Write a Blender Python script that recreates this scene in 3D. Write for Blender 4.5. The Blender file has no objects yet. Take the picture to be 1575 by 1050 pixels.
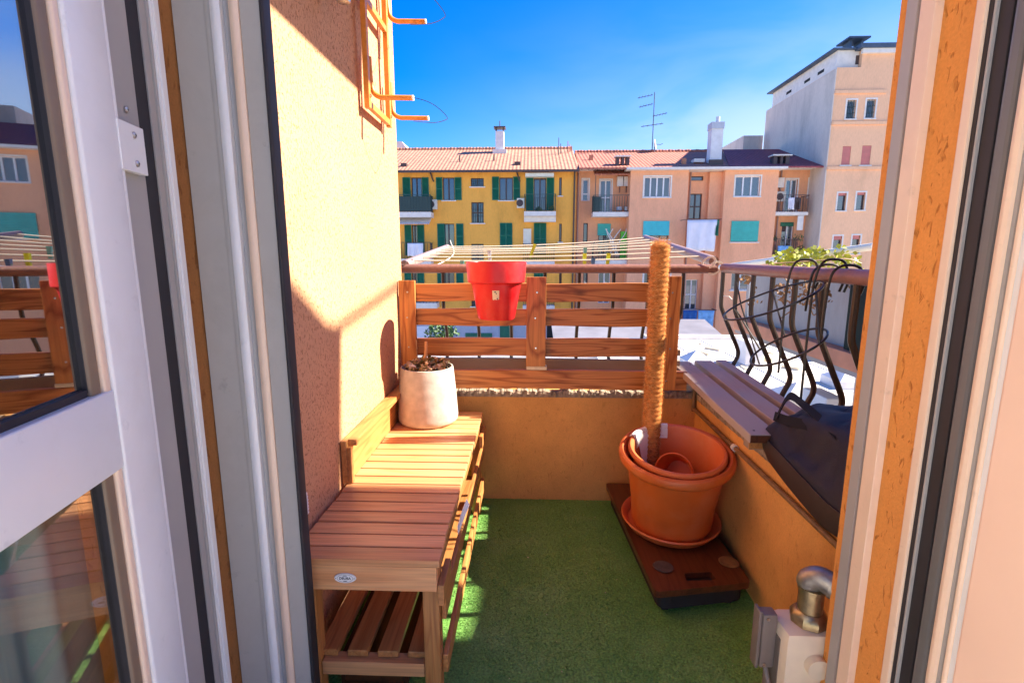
import bpy, bmesh, math, random
import numpy as np
from mathutils import Vector, Matrix, noise as mnoise
R = math.radians
random.seed(7)
rng = np.random.default_rng(11)
scene = bpy.context.scene
col = scene.collection

# ------------------------------------------------------------------ camera, sky, sun, exposure
EYE = 1.15
PITCH, YAW, FPX = R(9.77), R(2.01), 772.0
cd = bpy.data.cameras.new('camera'); cam = bpy.data.objects.new('camera', cd); col.objects.link(cam)
cam.location = (0, 0, EYE); cam.rotation_euler = (R(90) - PITCH, 0, YAW)
cd.sensor_width = 36; cd.lens = 36 * FPX / 1575; cd.clip_start = 0.02; cd.clip_end = 2000
scene.camera = cam
SUN_EL, SUN_AZ = R(36.0), R(6.5)        # azimuth measured from +x towards +y
SDIR = Vector((math.cos(SUN_EL) * math.cos(SUN_AZ), math.cos(SUN_EL) * math.sin(SUN_AZ), math.sin(SUN_EL)))
world = bpy.data.worlds.new('World'); scene.world = world; world.use_nodes = True
wn = world.node_tree; wn.nodes.clear()
sky = wn.nodes.new('ShaderNodeTexSky'); sky.sky_type = 'NISHITA'; sky.sun_disc = False
sky.sun_elevation = SUN_EL; sky.sun_rotation = R(90) - SUN_AZ
sky.altitude = 120; sky.air_density = 1.0; sky.dust_density = 0.5; sky.ozone_density = 5.0
bg = wn.nodes.new('ShaderNodeBackground'); bg.inputs['Strength'].default_value = 0.073
wo = wn.nodes.new('ShaderNodeOutputWorld')
hs = wn.nodes.new('ShaderNodeHueSaturation'); hs.inputs['Saturation'].default_value = 1.42; hs.inputs['Hue'].default_value = .515
wn.links.new(sky.outputs[0], hs.inputs['Color'])
# thin wisps of cloud low in the sky, thicker towards the sun side
tcw = wn.nodes.new('ShaderNodeTexCoord'); mpw = wn.nodes.new('ShaderNodeMapping'); mpw.inputs['Scale'].default_value = (2.2, 2.2, 6.0)
nzw = wn.nodes.new('ShaderNodeTexNoise'); nzw.inputs['Scale'].default_value = 1.6; nzw.inputs['Detail'].default_value = 4; nzw.inputs['Roughness'].default_value = .5; nzw.inputs['Distortion'].default_value = .4
spw = wn.nodes.new('ShaderNodeSeparateXYZ')
wn.links.new(tcw.outputs['Generated'], mpw.inputs[0]); wn.links.new(mpw.outputs[0], nzw.inputs['Vector']); wn.links.new(tcw.outputs['Generated'], spw.inputs[0])
def wmath(op, a, b):
    n = wn.nodes.new('ShaderNodeMath'); n.operation = op
    for i, v in ((0, a), (1, b)):
        if isinstance(v, (int, float)): n.inputs[i].default_value = v
        else: wn.links.new(v, n.inputs[i])
    return n.outputs[0]
def wrange(v, a, b):
    n = wn.nodes.new('ShaderNodeMapRange'); n.interpolation_type = 'SMOOTHSTEP'; n.inputs['From Min'].default_value = a; n.inputs['From Max'].default_value = b
    wn.links.new(v, n.inputs[0]); return n.outputs[0]
wisp = wmath('MULTIPLY', wmath('ADD', wmath('MULTIPLY', wrange(nzw.outputs[0], .25, .66), .6), .4), wrange(spw.outputs[2], .48, .06))
wisp = wmath('MULTIPLY', wisp, wrange(spw.outputs[0], -.30, .50)); wisp = wmath('MULTIPLY', wisp, .92)
mxw = wn.nodes.new('ShaderNodeMix'); mxw.data_type = 'RGBA'; mxw.inputs[7].default_value = (2.9, 3.3, 3.8, 1)
wn.links.new(wisp, mxw.inputs[0]); wn.links.new(hs.outputs[0], mxw.inputs[6]); wn.links.new(mxw.outputs[2], bg.inputs[0])
wn.links.new(bg.outputs[0], wo.inputs[0])
sl = bpy.data.lights.new('sun', 'SUN'); sl.energy = 4.0; sl.angle = R(0.5); sl.color = (1.0, 0.91, 0.76)
so = bpy.data.objects.new('sun', sl); col.objects.link(so)
so.rotation_euler = SDIR.to_track_quat('Z', 'Y').to_euler()
scene.view_settings.view_transform = 'Standard'; scene.view_settings.look = 'None'
scene.view_settings.exposure = 2.15; scene.view_settings.gamma = 1.0
scene.cycles.max_bounces = 8; scene.cycles.diffuse_bounces = 5; scene.cycles.glossy_bounces = 4
scene.cycles.caustics_reflective = False; scene.cycles.caustics_refractive = False

_m = Matrix.Rotation(YAW, 3, 'Z') @ Matrix.Rotation(R(90) - PITCH, 3, 'X')
def at(px, py, X=None, Y=None, Z=None):
    """the point seen at a photograph pixel, at a known world x, y or z"""
    d = _m @ Vector(((px - 787.5) / FPX, -(py - 525) / FPX, -1))
    t = X / d.x if X is not None else Y / d.y if Y is not None else (Z - EYE) / d.z
    return Vector((0, 0, EYE)) + d * t

# ------------------------------------------------------------------ materials
def mat(name):
    m = bpy.data.materials.new(name); m.use_nodes = True
    nt = m.node_tree; b = nt.nodes['Principled BSDF']
    return m, nt, b
def N(nt, t, **kw):
    n = nt.nodes.new(t)
    for k, v in kw.items():
        if k in n.inputs: n.inputs[k].default_value = v
        else: setattr(n, k, v)
    return n
def coords(nt, scale=(1, 1, 1), rand=True):
    tc = N(nt, 'ShaderNodeTexCoord'); mp = N(nt, 'ShaderNodeMapping'); mp.inputs['Scale'].default_value = scale
    if rand:
        oi = N(nt, 'ShaderNodeObjectInfo'); mu = N(nt, 'ShaderNodeMath', operation='MULTIPLY'); mu.inputs[1].default_value = 37.0
        nt.links.new(oi.outputs['Random'], mu.inputs[0])
        va = N(nt, 'ShaderNodeVectorMath', operation='ADD')
        nt.links.new(tc.outputs['Object'], va.inputs[0]); nt.links.new(mu.outputs[0], va.inputs[1])
        nt.links.new(va.outputs[0], mp.inputs[0])
    else:
        nt.links.new(tc.outputs['Object'], mp.inputs[0])
    return mp.outputs[0]
def ramp(nt, fac, stops):
    r = N(nt, 'ShaderNodeValToRGB'); e = r.color_ramp.elements
    while len(e) < len(stops): e.new(0.5)
    for i, (p, c) in enumerate(stops):
        e[i].position = p; e[i].color = (*c, 1) if len(c) == 3 else c
    nt.links.new(fac, r.inputs[0]); return r.outputs[0]
def g(v): return (v, v, v)
def mixc(nt, fac, a, b, mode='MIX'):
    m = N(nt, 'ShaderNodeMix', data_type='RGBA', blend_type=mode)
    for s, v in ((0, fac), (6, a), (7, b)):
        if hasattr(v, 'links') or isinstance(v, bpy.types.NodeSocket): nt.links.new(v, m.inputs[s])
        else: m.inputs[s].default_value = v if s == 0 else (*v, 1)
    return m.outputs[2]
def bump(nt, b, h, strength, dist, prev=None):
    n = N(nt, 'ShaderNodeBump'); n.inputs['Strength'].default_value = strength; n.inputs['Distance'].default_value = dist
    nt.links.new(h, n.inputs['Height'])
    if prev: nt.links.new(prev, n.inputs['Normal'])
    if b: nt.links.new(n.outputs[0], b.inputs['Normal'])
    return n.outputs[0]
def sc3(c, k): return tuple(min(1, max(0, v * k)) for v in c)

def plain(name, c, rough=0.5, metal=0.0, var=0.12, scale=18, spec=0.5, bmp=0.0, bscale=120, dust=None):
    m, nt, b = mat(name)
    v = coords(nt); n = N(nt, 'ShaderNodeTexNoise', Scale=scale, Detail=5.0); nt.links.new(v, n.inputs['Vector'])
    base = ramp(nt, n.outputs[0], [(0.3, sc3(c, 1 - var)), (0.7, sc3(c, 1 + var))])
    if dust:      # pale lime and dust blotches, dark scuffs
        d = N(nt, 'ShaderNodeTexNoise', Scale=dust[1], Detail=8.0, Roughness=.68, Distortion=.3); nt.links.new(v, d.inputs['Vector'])
        base = mixc(nt, ramp(nt, d.outputs[0], [(.46, g(0)), (.72, g(dust[2]))]), base, dust[0])
        q = N(nt, 'ShaderNodeTexNoise', Scale=dust[1] * 4.3, Detail=6.0, Roughness=.7); nt.links.new(v, q.inputs['Vector'])
        base = mixc(nt, ramp(nt, q.outputs[0], [(.62, g(0)), (.74, g(dust[2] * .8))]), base, sc3(c, .45))
    nt.links.new(base, b.inputs['Base Color'])
    b.inputs['Roughness'].default_value = rough; b.inputs['Metallic'].default_value = metal
    b.inputs['Specular IOR Level'].default_value = spec
    rr = N(nt, 'ShaderNodeMapRange'); rr.inputs['To Min'].default_value = max(0, rough - .08); rr.inputs['To Max'].default_value = min(1, rough + .1)
    nt.links.new(n.outputs[0], rr.inputs[0]); nt.links.new(rr.outputs[0], b.inputs['Roughness'])
    if bmp:
        n2 = N(nt, 'ShaderNodeTexNoise', Scale=bscale, Detail=4.0); nt.links.new(v, n2.inputs['Vector'])
        bump(nt, b, n2.outputs[0], 0.6, bmp)
    return m

def stucco(name, c, pit=1.0, dist=0.0035, size=1.0, stain=0.1, zs=.42, th=(.30, .41)):
    """trowelled plaster with short vertical scratches"""
    m, nt, b = mat(name)
    v = coords(nt, (1, 1, zs), rand=False)
    n = N(nt, 'ShaderNodeTexNoise', Scale=95 * size, Detail=2.5, Roughness=.55, Distortion=.6); nt.links.new(v, n.inputs['Vector'])
    pits = ramp(nt, n.outputs[0], [(th[0], g(0)), (th[1], g(1))])
    v2 = coords(nt, (1, 1, 1), rand=False)
    f = N(nt, 'ShaderNodeTexNoise', Scale=260 * size, Detail=3.0); nt.links.new(v2, f.inputs['Vector'])
    s = N(nt, 'ShaderNodeTexNoise', Scale=2.3, Detail=5.0, Roughness=.6); nt.links.new(v2, s.inputs['Vector'])
    base = ramp(nt, s.outputs[0], [(0.3, sc3(c, 1 - stain)), (0.7, sc3(c, 1 + stain * .5))])
    fine = ramp(nt, f.outputs[0], [(0.25, g(.86)), (0.7, g(1.0))])
    base = mixc(nt, 1.0, base, fine, 'MULTIPLY')
    pc = ramp(nt, pits, [(0, (1 - .42 * pit, 1 - .5 * pit, 1 - .55 * pit)), (1, g(1))])
    base = mixc(nt, 1.0, base, pc, 'MULTIPLY')
    nt.links.new(base, b.inputs['Base Color']); b.inputs['Roughness'].default_value = .92; b.inputs['Specular IOR Level'].default_value = .15
    n1 = bump(nt, None, pits, .8 * pit, dist); bump(nt, b, f.outputs[0], .35, dist * .5, n1)
    return m

def wood(name, c1, c2, axis=1, rough=.5, bands=16, spec=.4, knots=True, grey=None):
    m, nt, b = mat(name)
    s = [11.0, 11.0, 11.0]; s[axis] = .9
    v = coords(nt, tuple(s))
    n = N(nt, 'ShaderNodeTexNoise', Scale=1.0, Detail=2.0, Roughness=.45, Distortion=.5); nt.links.new(v, n.inputs['Vector'])
    mu = N(nt, 'ShaderNodeMath', operation='MULTIPLY'); mu.inputs[1].default_value = bands; nt.links.new(n.outputs[0], mu.inputs[0])
    fr = N(nt, 'ShaderNodeMath', operation='FRACT'); nt.links.new(mu.outputs[0], fr.inputs[0])
    s2 = [170.0, 170.0, 170.0]; s2[axis] = 5
    f = N(nt, 'ShaderNodeTexNoise', Scale=1.0, Detail=4.0); nt.links.new(coords(nt, tuple(s2)), f.inputs['Vector'])
    base = ramp(nt, fr.outputs[0], [(0.0, c2), (0.18, sc3(c1, .92)), (0.7, c1), (1.0, sc3(c2, 1.05))])
    base = mixc(nt, 1.0, base, ramp(nt, f.outputs[0], [(.3, g(.78)), (.65, g(1.06))]), 'MULTIPLY')
    if knots:
        s3 = [9.0, 9.0, 9.0]; s3[axis] = 4.5
        k = N(nt, 'ShaderNodeTexVoronoi', Scale=1.0); nt.links.new(coords(nt, tuple(s3)), k.inputs['Vector'])
        base = mixc(nt, ramp(nt, k.outputs['Distance'], [(.05, g(.8)), (.17, g(0))]), base, sc3(c2, .35))
    t = N(nt, 'ShaderNodeObjectInfo')
    base = mixc(nt, 1.0, base, ramp(nt, t.outputs['Random'], [(0, (.82, .8, .8)), (1, (1.1, 1.08, 1.08))]), 'MULTIPLY')
    if grey:
        q = N(nt, 'ShaderNodeTexNoise', Scale=3.0, Detail=4.0); nt.links.new(coords(nt), q.inputs['Vector'])
        base = mixc(nt, ramp(nt, q.outputs[0], [(.3, g(.5)), (.6, g(1))]), base, grey)
    nt.links.new(base, b.inputs['Base Color'])
    b.inputs['Roughness'].default_value = rough; b.inputs['Specular IOR Level'].default_value = spec
    bump(nt, b, f.outputs[0], .35, .0012)
    return m

def tiles(name, c1, c2, w=.24, l=.36):
    """clay roof tiles: x across, y up the slope"""
    m, nt, b = mat(name)
    v = coords(nt, (1, 1, 1), rand=False)
    sx = N(nt, 'ShaderNodeSeparateXYZ'); nt.links.new(v, sx.inputs[0])
    wx = N(nt, 'ShaderNodeMath', operation='MULTIPLY'); wx.inputs[1].default_value = 2 * math.pi / w; nt.links.new(sx.outputs[0], wx.inputs[0])
    si = N(nt, 'ShaderNodeMath', operation='SINE'); nt.links.new(wx.outputs[0], si.inputs[0])
    wy = N(nt, 'ShaderNodeMath', operation='MULTIPLY'); wy.inputs[1].default_value = 1 / l; nt.links.new(sx.outputs[1], wy.inputs[0])
    fy = N(nt, 'ShaderNodeMath', operation='FRACT'); nt.links.new(wy.outputs[0], fy.inputs[0])
    ad = N(nt, 'ShaderNodeMath', operation='ADD'); nt.links.new(si.outputs[0], ad.inputs[0]); nt.links.new(fy.outputs[0], ad.inputs[1])
    n = N(nt, 'ShaderNodeTexNoise', Scale=3.5, Detail=6.0, Roughness=.7); nt.links.new(v, n.inputs['Vector'])
    base = ramp(nt, n.outputs[0], [(.3, c2), (.55, c1), (.75, sc3(c1, 1.25))])
    base = mixc(nt, 1.0, base, ramp(nt, si.outputs[0], [(-.0, g(.86)), (.35, g(1))]), 'MULTIPLY')
    nt.links.new(base, b.inputs['Base Color']); b.inputs['Roughness'].default_value = .85
    bump(nt, b, ad.outputs[0], .45, .03)
    return m

def facade(name, c, stain=.12):
    m, nt, b = mat(name)
    v = coords(nt, (1, 1, .35), rand=False)
    n = N(nt, 'ShaderNodeTexNoise', Scale=.9, Detail=7.0, Roughness=.65); nt.links.new(v, n.inputs['Vector'])
    f = N(nt, 'ShaderNodeTexNoise', Scale=14.0, Detail=4.0); nt.links.new(v, f.inputs['Vector'])
    base = ramp(nt, n.outputs[0], [(.28, sc3(c, 1 - stain * 1.6)), (.5, c), (.75, sc3(c, 1 + stain * .5))])
    base = mixc(nt, 1.0, base, ramp(nt, f.outputs[0], [(.3, g(.92)), (.7, g(1.02))]), 'MULTIPLY')
    nt.links.new(base, b.inputs['Base Color']); b.inputs['Roughness'].default_value = .9; b.inputs['Specular IOR Level'].default_value = .2
    return m

def pane(name, tint=(.05, .06, .08), refl=.55, clear=.0):
    """window glass: mirror of the surroundings over a dim room"""
    m, nt, b = mat(name)
    nt.nodes.remove(b); out = nt.nodes['Material Output']
    gl = N(nt, 'ShaderNodeBsdfGlossy', Roughness=.015); gl.inputs['Color'].default_value = (.92, .95, 1, 1)
    if clear:
        df = N(nt, 'ShaderNodeBsdfTransparent'); df.inputs['Color'].default_value = (*g(clear), 1)
    else:
        df = N(nt, 'ShaderNodeBsdfDiffuse'); df.inputs['Color'].default_value = (*tint, 1)
    lw = N(nt, 'ShaderNodeLayerWeight', Blend=.5)
    mr = N(nt, 'ShaderNodeMapRange'); mr.inputs['To Min'].default_value = refl * .35; mr.inputs['To Max'].default_value = min(1, refl * 1.4)
    nt.links.new(lw.outputs['Facing'], mr.inputs[0])
    mx = N(nt, 'ShaderNodeMixShader'); nt.links.new(mr.outputs[0], mx.inputs[0]); nt.links.new(df.outputs[0], mx.inputs[1]); nt.links.new(gl.outputs[0], mx.inputs[2])
    nt.links.new(mx.outputs[0], out.inputs[0])
    return m

M = dict(
    left_wall=stucco('left_wall_plaster', (.69, .37, .20), .85, .003, 1.55, .14, .6, (.32, .46)),
    parapet=stucco('parapet_plaster', (.82, .40, .12), .3, .0025, .8, .26),
    reveal=stucco('reveal_plaster', (.78, .32, .08), .75, .004, .85, .08),
    mortar=plain('mortar_ledge', (.33, .25, .18), .95, 0, .4, 40, .2, .01, 60),
    turf_a=None,
    alu=plain('white_aluminium', (.74, .74, .73), .32, 0, .03, 6, .5, 0, 1, ((.60, .57, .52), 5, .35)),
    alu_warm=plain('cream_aluminium', (.80, .60, .44), .35, 0, .04, 6, .5, 0, 1, ((.62, .46, .33), 6, .4)),
    alu_pale=plain('pale_peach_paint', (.88, .62, .46), .5, 0, .03, 6, .4),
    alu_grey=plain('grey_aluminium', (.36, .34, .32), .4, 0, .05, 6, .5),
    alu_mid=plain('mid_grey_aluminium', (.42, .395, .355), .38, 0, .04, 6, .5, 0, 1, ((.30, .27, .23), 6, .4)),
    alu_dark=plain('dark_grey_profile', (.13, .13, .13), .4, 0, .05, 6, .5), bead_reflection=plain('bead_reflection_brown', (.20, .14, .09), .5, 0, .1, 6, .5),
    rubber=plain('black_rubber', (.02, .018, .022), .6, 0, .2, 30),
    steel=plain('steel', (.55, .54, .52), .28, 1.0, .1, 40),
    white_plastic=plain('white_plastic', (.8, .79, .76), .4, 0, .05, 20),
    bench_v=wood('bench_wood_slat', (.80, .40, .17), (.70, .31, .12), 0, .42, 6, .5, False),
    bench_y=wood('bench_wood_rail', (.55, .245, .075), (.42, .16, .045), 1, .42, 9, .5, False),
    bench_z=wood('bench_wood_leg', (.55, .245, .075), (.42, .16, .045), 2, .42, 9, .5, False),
    pine_x=wood('pine_board', (.56, .22, .06), (.27, .075, .015), 0, .5, 11, .4, True),
    pine_z=wood('pine_post', (.60, .25, .065), (.32, .095, .02), 2, .5, 11, .4, True),
    old_x=wood('weathered_board', (.42, .25, .15), (.25, .14, .08), 0, .8, 10, .2, True, (.34, .27, .22)),
    old_y=wood('weathered_plank', (.46, .25, .14), (.30, .15, .08), 1, .7, 10, .3, True, (.42, .36, .32)),
    dark_y=wood('dark_stained_board', (.115, .035, .014), (.07, .02, .009), 1, .35, 9, .5, False),
    rail=plain('brown_railing_paint', (.27, .13, .10), .45, 0, .15, 60, .5, .0006, 200),
    bar=plain('dark_bronze_paint', (.032, .019, .014), .4, 0, .25, 60, .5, .0006, 200),
    rackm=plain('dusty_brown_aluminium', (.34, .23, .20), .4, .0, .08, 30),
    bracket=plain('ochre_bracket_paint', (.62, .24, .04), .4, 0, .15, 50),
    terracotta=plain('terracotta_plastic', (.62, .125, .02), .42, 0, .1, 8, .5, .0004, 90, ((.66, .36, .20), 7, .22)),
    terracotta2=plain('terracotta_plastic_light', (.66, .15, .035), .45, 0, .08, 8, .5, 0, 1, ((.66, .36, .20), 9, .22)),
    red=plain('red_plastic', (.58, .004, .010), .40, 0, .08, 8, .5, 0, 1, ((.62, .12, .10), 10, .32)),
    concrete=plain('pale_concrete', (.46, .425, .375), .85, 0, .16, 26, .25, .0015, 70),
    soil=plain('dark_soil', (.05, .03, .02), .95, 0, .5, 80, .2, .006, 90),
    wire=plain('black_wire_coating', (.012, .012, .014), .35, 0, .2, 60),
    cord=plain('white_cord', (.80, .74, .62), .7, 0, .06, 60),
    black_cloth=plain('black_webbing', (.012, .012, .014), .8, 0, .3, 200, .3, .001, 700),
    bag=plain('black_nylon', (.011, .013, .026), .5, 0, .25, 40, .35, .0012, 420),
    bag_side=plain('brown_black_vinyl', (.03, .02, .02), .5, 0, .25, 60, .5),
    brass=plain('tarnished_brass', (.40, .31, .17), .38, .85, .25, 60, .5, .0008, 150),
    zinc=plain('dull_zinc', (.36, .33, .29), .42, .8, .2, 60, .5, .0008, 150),
    boxgrey=plain('grey_abs', (.20, .16, .135), .5, 0, .05, 30),
    boxcream=plain('cream_enamel', (.80, .66, .48), .5, 0, .05, 30),
    pipe=plain('brown_pipe_paint', (.22, .12, .05), .5, 0, .3, 40),
    pad_grey=plain('worn_felt', (.075, .055, .05), .9, 0, .3, 60),
    label=plain('beige_label', (.75, .62, .42), .6, 0, .1, 60),
    ink=plain('dark_ink', (.03, .04, .06), .6),
    plate=plain('white_enamel_plate', (.82, .8, .78), .3, 0, .04, 40),
    bark=plain('bark_chip', (.34, .2, .1), .9, 0, .5, 90, .2, .003, 120),
    twig=plain('dry_twig', (.55, .27, .12), .8, 0, .2, 60),
    plastic_bag=plain('white_film', (.85, .82, .78), .35, 0, .05, 30),
    curtain=plain('teal_curtain', (.10, .24, .25), .85, 0, .2, 5),
    leafglass_low=pane('door_glass_lower', refl=.22, clear=.85),
    leafglass=pane('door_glass', refl=.50, clear=.35),
    # across the courtyard
    yellow=facade('yellow_render', (.95, .45, .085), .14),
    peach=facade('peach_render', (.84, .40, .215), .12),
    peach_bay=facade('peach_bay_render', (.88, .43, .25), .1),
    tower=facade('apricot_render', (.90, .52, .31), .1),
    tower_side=facade('grey_render', (.70, .60, .52), .14),
    lilac=plain('lilac_metal_roof', (.20, .195, .235), .6, 0, .15, 1),
    base=facade('grey_base_render', (.50, .52, .58), .1),
    trim=plain('pale_trim', (.76, .70, .64), .7, 0, .08, 4),
    ivory=plain('ivory_trim', (.80, .74, .60), .7, 0, .08, 4),
    tile=tiles('clay_roof_tiles', (.52, .25, .16), (.36, .15, .09)),
    tile_red=tiles('red_roof_tiles', (.48, .17, .11), (.34, .11, .07)),
    tile_dark=tiles('dark_red_roof_tiles', (.38, .085, .09), (.27, .055, .06)),
    slate=plain('blue_slate', (.06, .09, .14), .6, 0, .2, 8),
    shutter=plain('green_shutter', (.006, .15, .085), .5, 0, .15, 3),
    teal=plain('teal_blind', (.05, .42, .36), .6, 0, .1, 3),
    turq=plain('turquoise_blind', (.06, .50, .54), .6, 0, .1, 3),
    redblind=plain('red_blind', (.55, .17, .14), .6, 0, .1, 3),
    brownwin=plain('brown_lattice', (.17, .10, .07), .7, 0, .3, 6),
    frame_dark=plain('dark_window_frame', (.08, .05, .045), .5),
    frame_white=plain('white_window_frame', (.78, .77, .78), .5),
    glass=pane('far_window_glass', (.05, .06, .075), .38),
    iron=plain('green_black_iron', (.03, .06, .055), .5),
    laundry_w=plain('white_laundry', (.78, .76, .82), .9, 0, .05, 3),
    laundry_b=plain('blue_laundry', (.02, .10, .34), .9, 0, .15, 5),
    laundry_l=plain('light_blue_laundry', (.17, .38, .68), .9, 0, .2, 5),
    greencab=plain('green_cabinet', (.10, .48, .03), .5),
    chim=plain('pale_chimney', (.70, .68, .68), .85, 0, .1, 3),
    dark=plain('dark_void', (.012, .012, .012), .8),
    roofwhite=facade('pale_roof_membrane', (.74, .68, .58), .22),
    ground=plain('courtyard_paving', (.42, .41, .39), .9, 0, .15, .5),
    terr=plain('terracotta_ledge', (.55, .22, .12), .8, 0, .15, 4),
    shade_net=plain('dark_green_screen', (.006, .014, .009), .9, 0, .3, 9),
    greywall=facade('grey_terrace_render', (.36, .32, .30), .12),
    jamb_shaded=stucco('shaded_jamb_plaster', (.34, .15, .05), .6, .003, .8),
    house=stucco('house_plaster', (.74, .38, .15), .5, .003, .8),
    inner=plain('interior_paint', (.8, .77, .72), .7, 0, .03, 3),
    peg_y=plain('yellow_peg', (.72, .80, .03), .4), peg_b=plain('blue_peg', (.08, .25, .55), .4),
    peg_t=plain('teal_peg', (.2, .55, .5), .4), peg_w=plain('pale_peg', (.7, .75, .82), .4),
)

def leafmat(name, c, var=.5):
    m, nt, b = mat(name)
    v = coords(nt, rand=False); n = N(nt, 'ShaderNodeTexNoise', Scale=9.0, Detail=3.0); nt.links.new(v, n.inputs['Vector'])
    nt.links.new(ramp(nt, n.outputs[0], [(.3, sc3(c, 1 - var)), (.7, sc3(c, 1 + var))]), b.inputs['Base Color'])
    b.inputs['Roughness'].default_value = .55
    try: b.inputs['Transmission Weight'].default_value = 0
    except Exception: pass
    return m
M['leaf_y'] = leafmat('yellow_green_leaf', (.46, .46, .03)); M['leaf_g'] = leafmat('green_leaf', (.06, .12, .03)); M['leaf_d'] = leafmat('dry_leaf', (.34, .17, .06))

# ------------------------------------------------------------------ mesh helpers
def origin_of(o):
    v = Vector((0, 0, 0))
    while o: v += o.location; o = o.parent
    return v
class MB:
    def __init__(s): s.bm = bmesh.new()
    def box(s, x0, x1, y0, y1, z0, z1, bev=0, rot=None, piv=None):
        r = bmesh.ops.create_cube(s.bm, size=1)
        vs = r['verts']; c = Vector(((x0 + x1) / 2, (y0 + y1) / 2, (z0 + z1) / 2))
        for v in vs: v.co = Vector((v.co.x * abs(x1 - x0), v.co.y * abs(y1 - y0), v.co.z * abs(z1 - z0))) + c
        if bev:
            es = list({e for v in vs for e in v.link_edges})
            q = bmesh.ops.bevel(s.bm, geom=es, offset=bev, segments=2, affect='EDGES', profile=.6)
            vs = list({v for f in q['faces'] for v in f.verts} | {v for v in vs if v.is_valid})
        if rot: bmesh.ops.rotate(s.bm, verts=vs, cent=piv or c, matrix=rot)
        return vs
    def prism(s, poly, z0, z1):
        """plan polygon extruded upwards"""
        a = [s.bm.verts.new((p[0], p[1], z0)) for p in poly]; b = [s.bm.verts.new((p[0], p[1], z1)) for p in poly]
        s._cap(a, b); return a + b
    def loft2(s, pa, pb):
        a = [s.bm.verts.new(p) for p in pa]; b = [s.bm.verts.new(p) for p in pb]; s._cap(a, b); return a + b
    def _cap(s, a, b):
        n = len(a)
        s.bm.faces.new(a[::-1]); s.bm.faces.new(b)
        for i in range(n): s.bm.faces.new((a[i], a[(i + 1) % n], b[(i + 1) % n], b[i]))
    def loft(s, rings, closed=False, cap=True):
        rs = [[s.bm.verts.new(p) for p in r] for r in rings]
        n = len(rs[0]); k = len(rs)
        for i in range(k if closed else k - 1):
            a, b = rs[i], rs[(i + 1) % k]
            for j in range(n): s.bm.faces.new((a[j], a[(j + 1) % n], b[(j + 1) % n], b[j]))
        if cap and not closed: s.bm.faces.new(rs[0][::-1]); s.bm.faces.new(rs[-1])
    def tube(s, pts, r, n=8, closed=False, flat=1.0):
        pts = [Vector(p) for p in pts]; k = len(pts); rings = []
        up = None
        for i, p in enumerate(pts):
            if closed: t = pts[(i + 1) % k] - pts[i - 1]
            else: t = pts[min(i + 1, k - 1)] - pts[max(i - 1, 0)]
            t.normalize()
            if up is None:
                up = Vector((0, 0, 1)) if abs(t.z) < .9 else Vector((1, 0, 0))
            a = t.cross(up).normalized(); up = a.cross(t).normalized()
            rr = r[i] if isinstance(r, (list, tuple)) else r
            rings.append([p + a * math.cos(2 * math.pi * j / n) * rr + up * math.sin(2 * math.pi * j / n) * rr * flat for j in range(n)])
        s.loft(rings, closed)
    def lathe(s, prof, c=(0, 0, 0), n=48, mtx=None):
        """profile [(r, z)] turned about z; starts and ends near the axis are capped"""
        rings = []
        for r, z in prof:
            rings.append([Vector((max(r, 1e-4) * math.cos(2 * math.pi * j / n), max(r, 1e-4) * math.sin(2 * math.pi * j / n), z)) for j in range(n)])
        c = Vector(c)
        rings = [[(mtx @ p if mtx else p) + c for p in q] for q in rings]
        s.loft(rings, False, True)
    def quad(s, a, b, c, d): s.bm.faces.new([s.bm.verts.new(p) for p in (a, b, c, d)])
    def face(s, pts): s.bm.faces.new([s.bm.verts.new(p) for p in pts])
    def build(s, name, m, parent=None, smooth=False, loc=None):
        me = bpy.data.meshes.new(name)
        bmesh.ops.recalc_face_normals(s.bm, faces=s.bm.faces)
        if parent is not None: o0 = origin_of(parent)
        else:
            cs = [v.co for v in s.bm.verts]
            o0 = Vector(loc) if loc is not None else Vector((sum(c.x for c in cs) / len(cs), sum(c.y for c in cs) / len(cs), min(c.z for c in cs)))
        for v in s.bm.verts: v.co -= o0
        s.bm.to_mesh(me); s.bm.free()
        me.materials.append(M[m] if isinstance(m, str) else m)
        o = bpy.data.objects.new(name, me); col.objects.link(o)
        if parent is not None: o.parent = parent
        else: o.location = o0
        if smooth:
            me.polygons.foreach_set('use_smooth', [True] * len(me.polygons))
            if smooth != 'all':
                try: me.set_sharp_from_angle(angle=R(38))
                except Exception: pass
        return o
def tag(o, label=None, cat=None, group=None, kind=None):
    if label: o['label'] = label
    if cat: o['category'] = cat
    if group: o['group'] = group
    if kind: o['kind'] = kind
    return o
def thing(name, loc, label, cat, group=None):
    o = bpy.data.objects.new(name, None); col.objects.link(o); o.location = loc; o.empty_display_size = .1
    return tag(o, label, cat, group)
def part(name, m, parent, fn, smooth=False):
    b = MB(); fn(b); return b.build(name, m, parent, smooth)
def bxp(name, m, parent, x0, x1, y0, y1, z0, z1, bev=0):
    b = MB(); b.box(x0, x1, y0, y1, z0, z1, bev); return b.build(name, m, parent)
def tubep(name, m, parent, pts, r, n=8, closed=False):
    b = MB(); b.tube(pts, r, n, closed); return b.build(name, m, parent, True)
def copy_tree(o, parent=None, off=None):
    c = o.copy(); col.objects.link(c); c.parent = parent
    if off: c.location = o.location + Vector(off)
    for ch in list(o.children): copy_tree(ch, c)
    return c
def arc(c, r, a0, a1, n, u, v):
    c, u, v = Vector(c), Vector(u), Vector(v)
    return [c + u * r * math.cos(a0 + (a1 - a0) * i / n) + v * r * math.sin(a0 + (a1 - a0) * i / n) for i in range(n + 1)]
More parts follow.
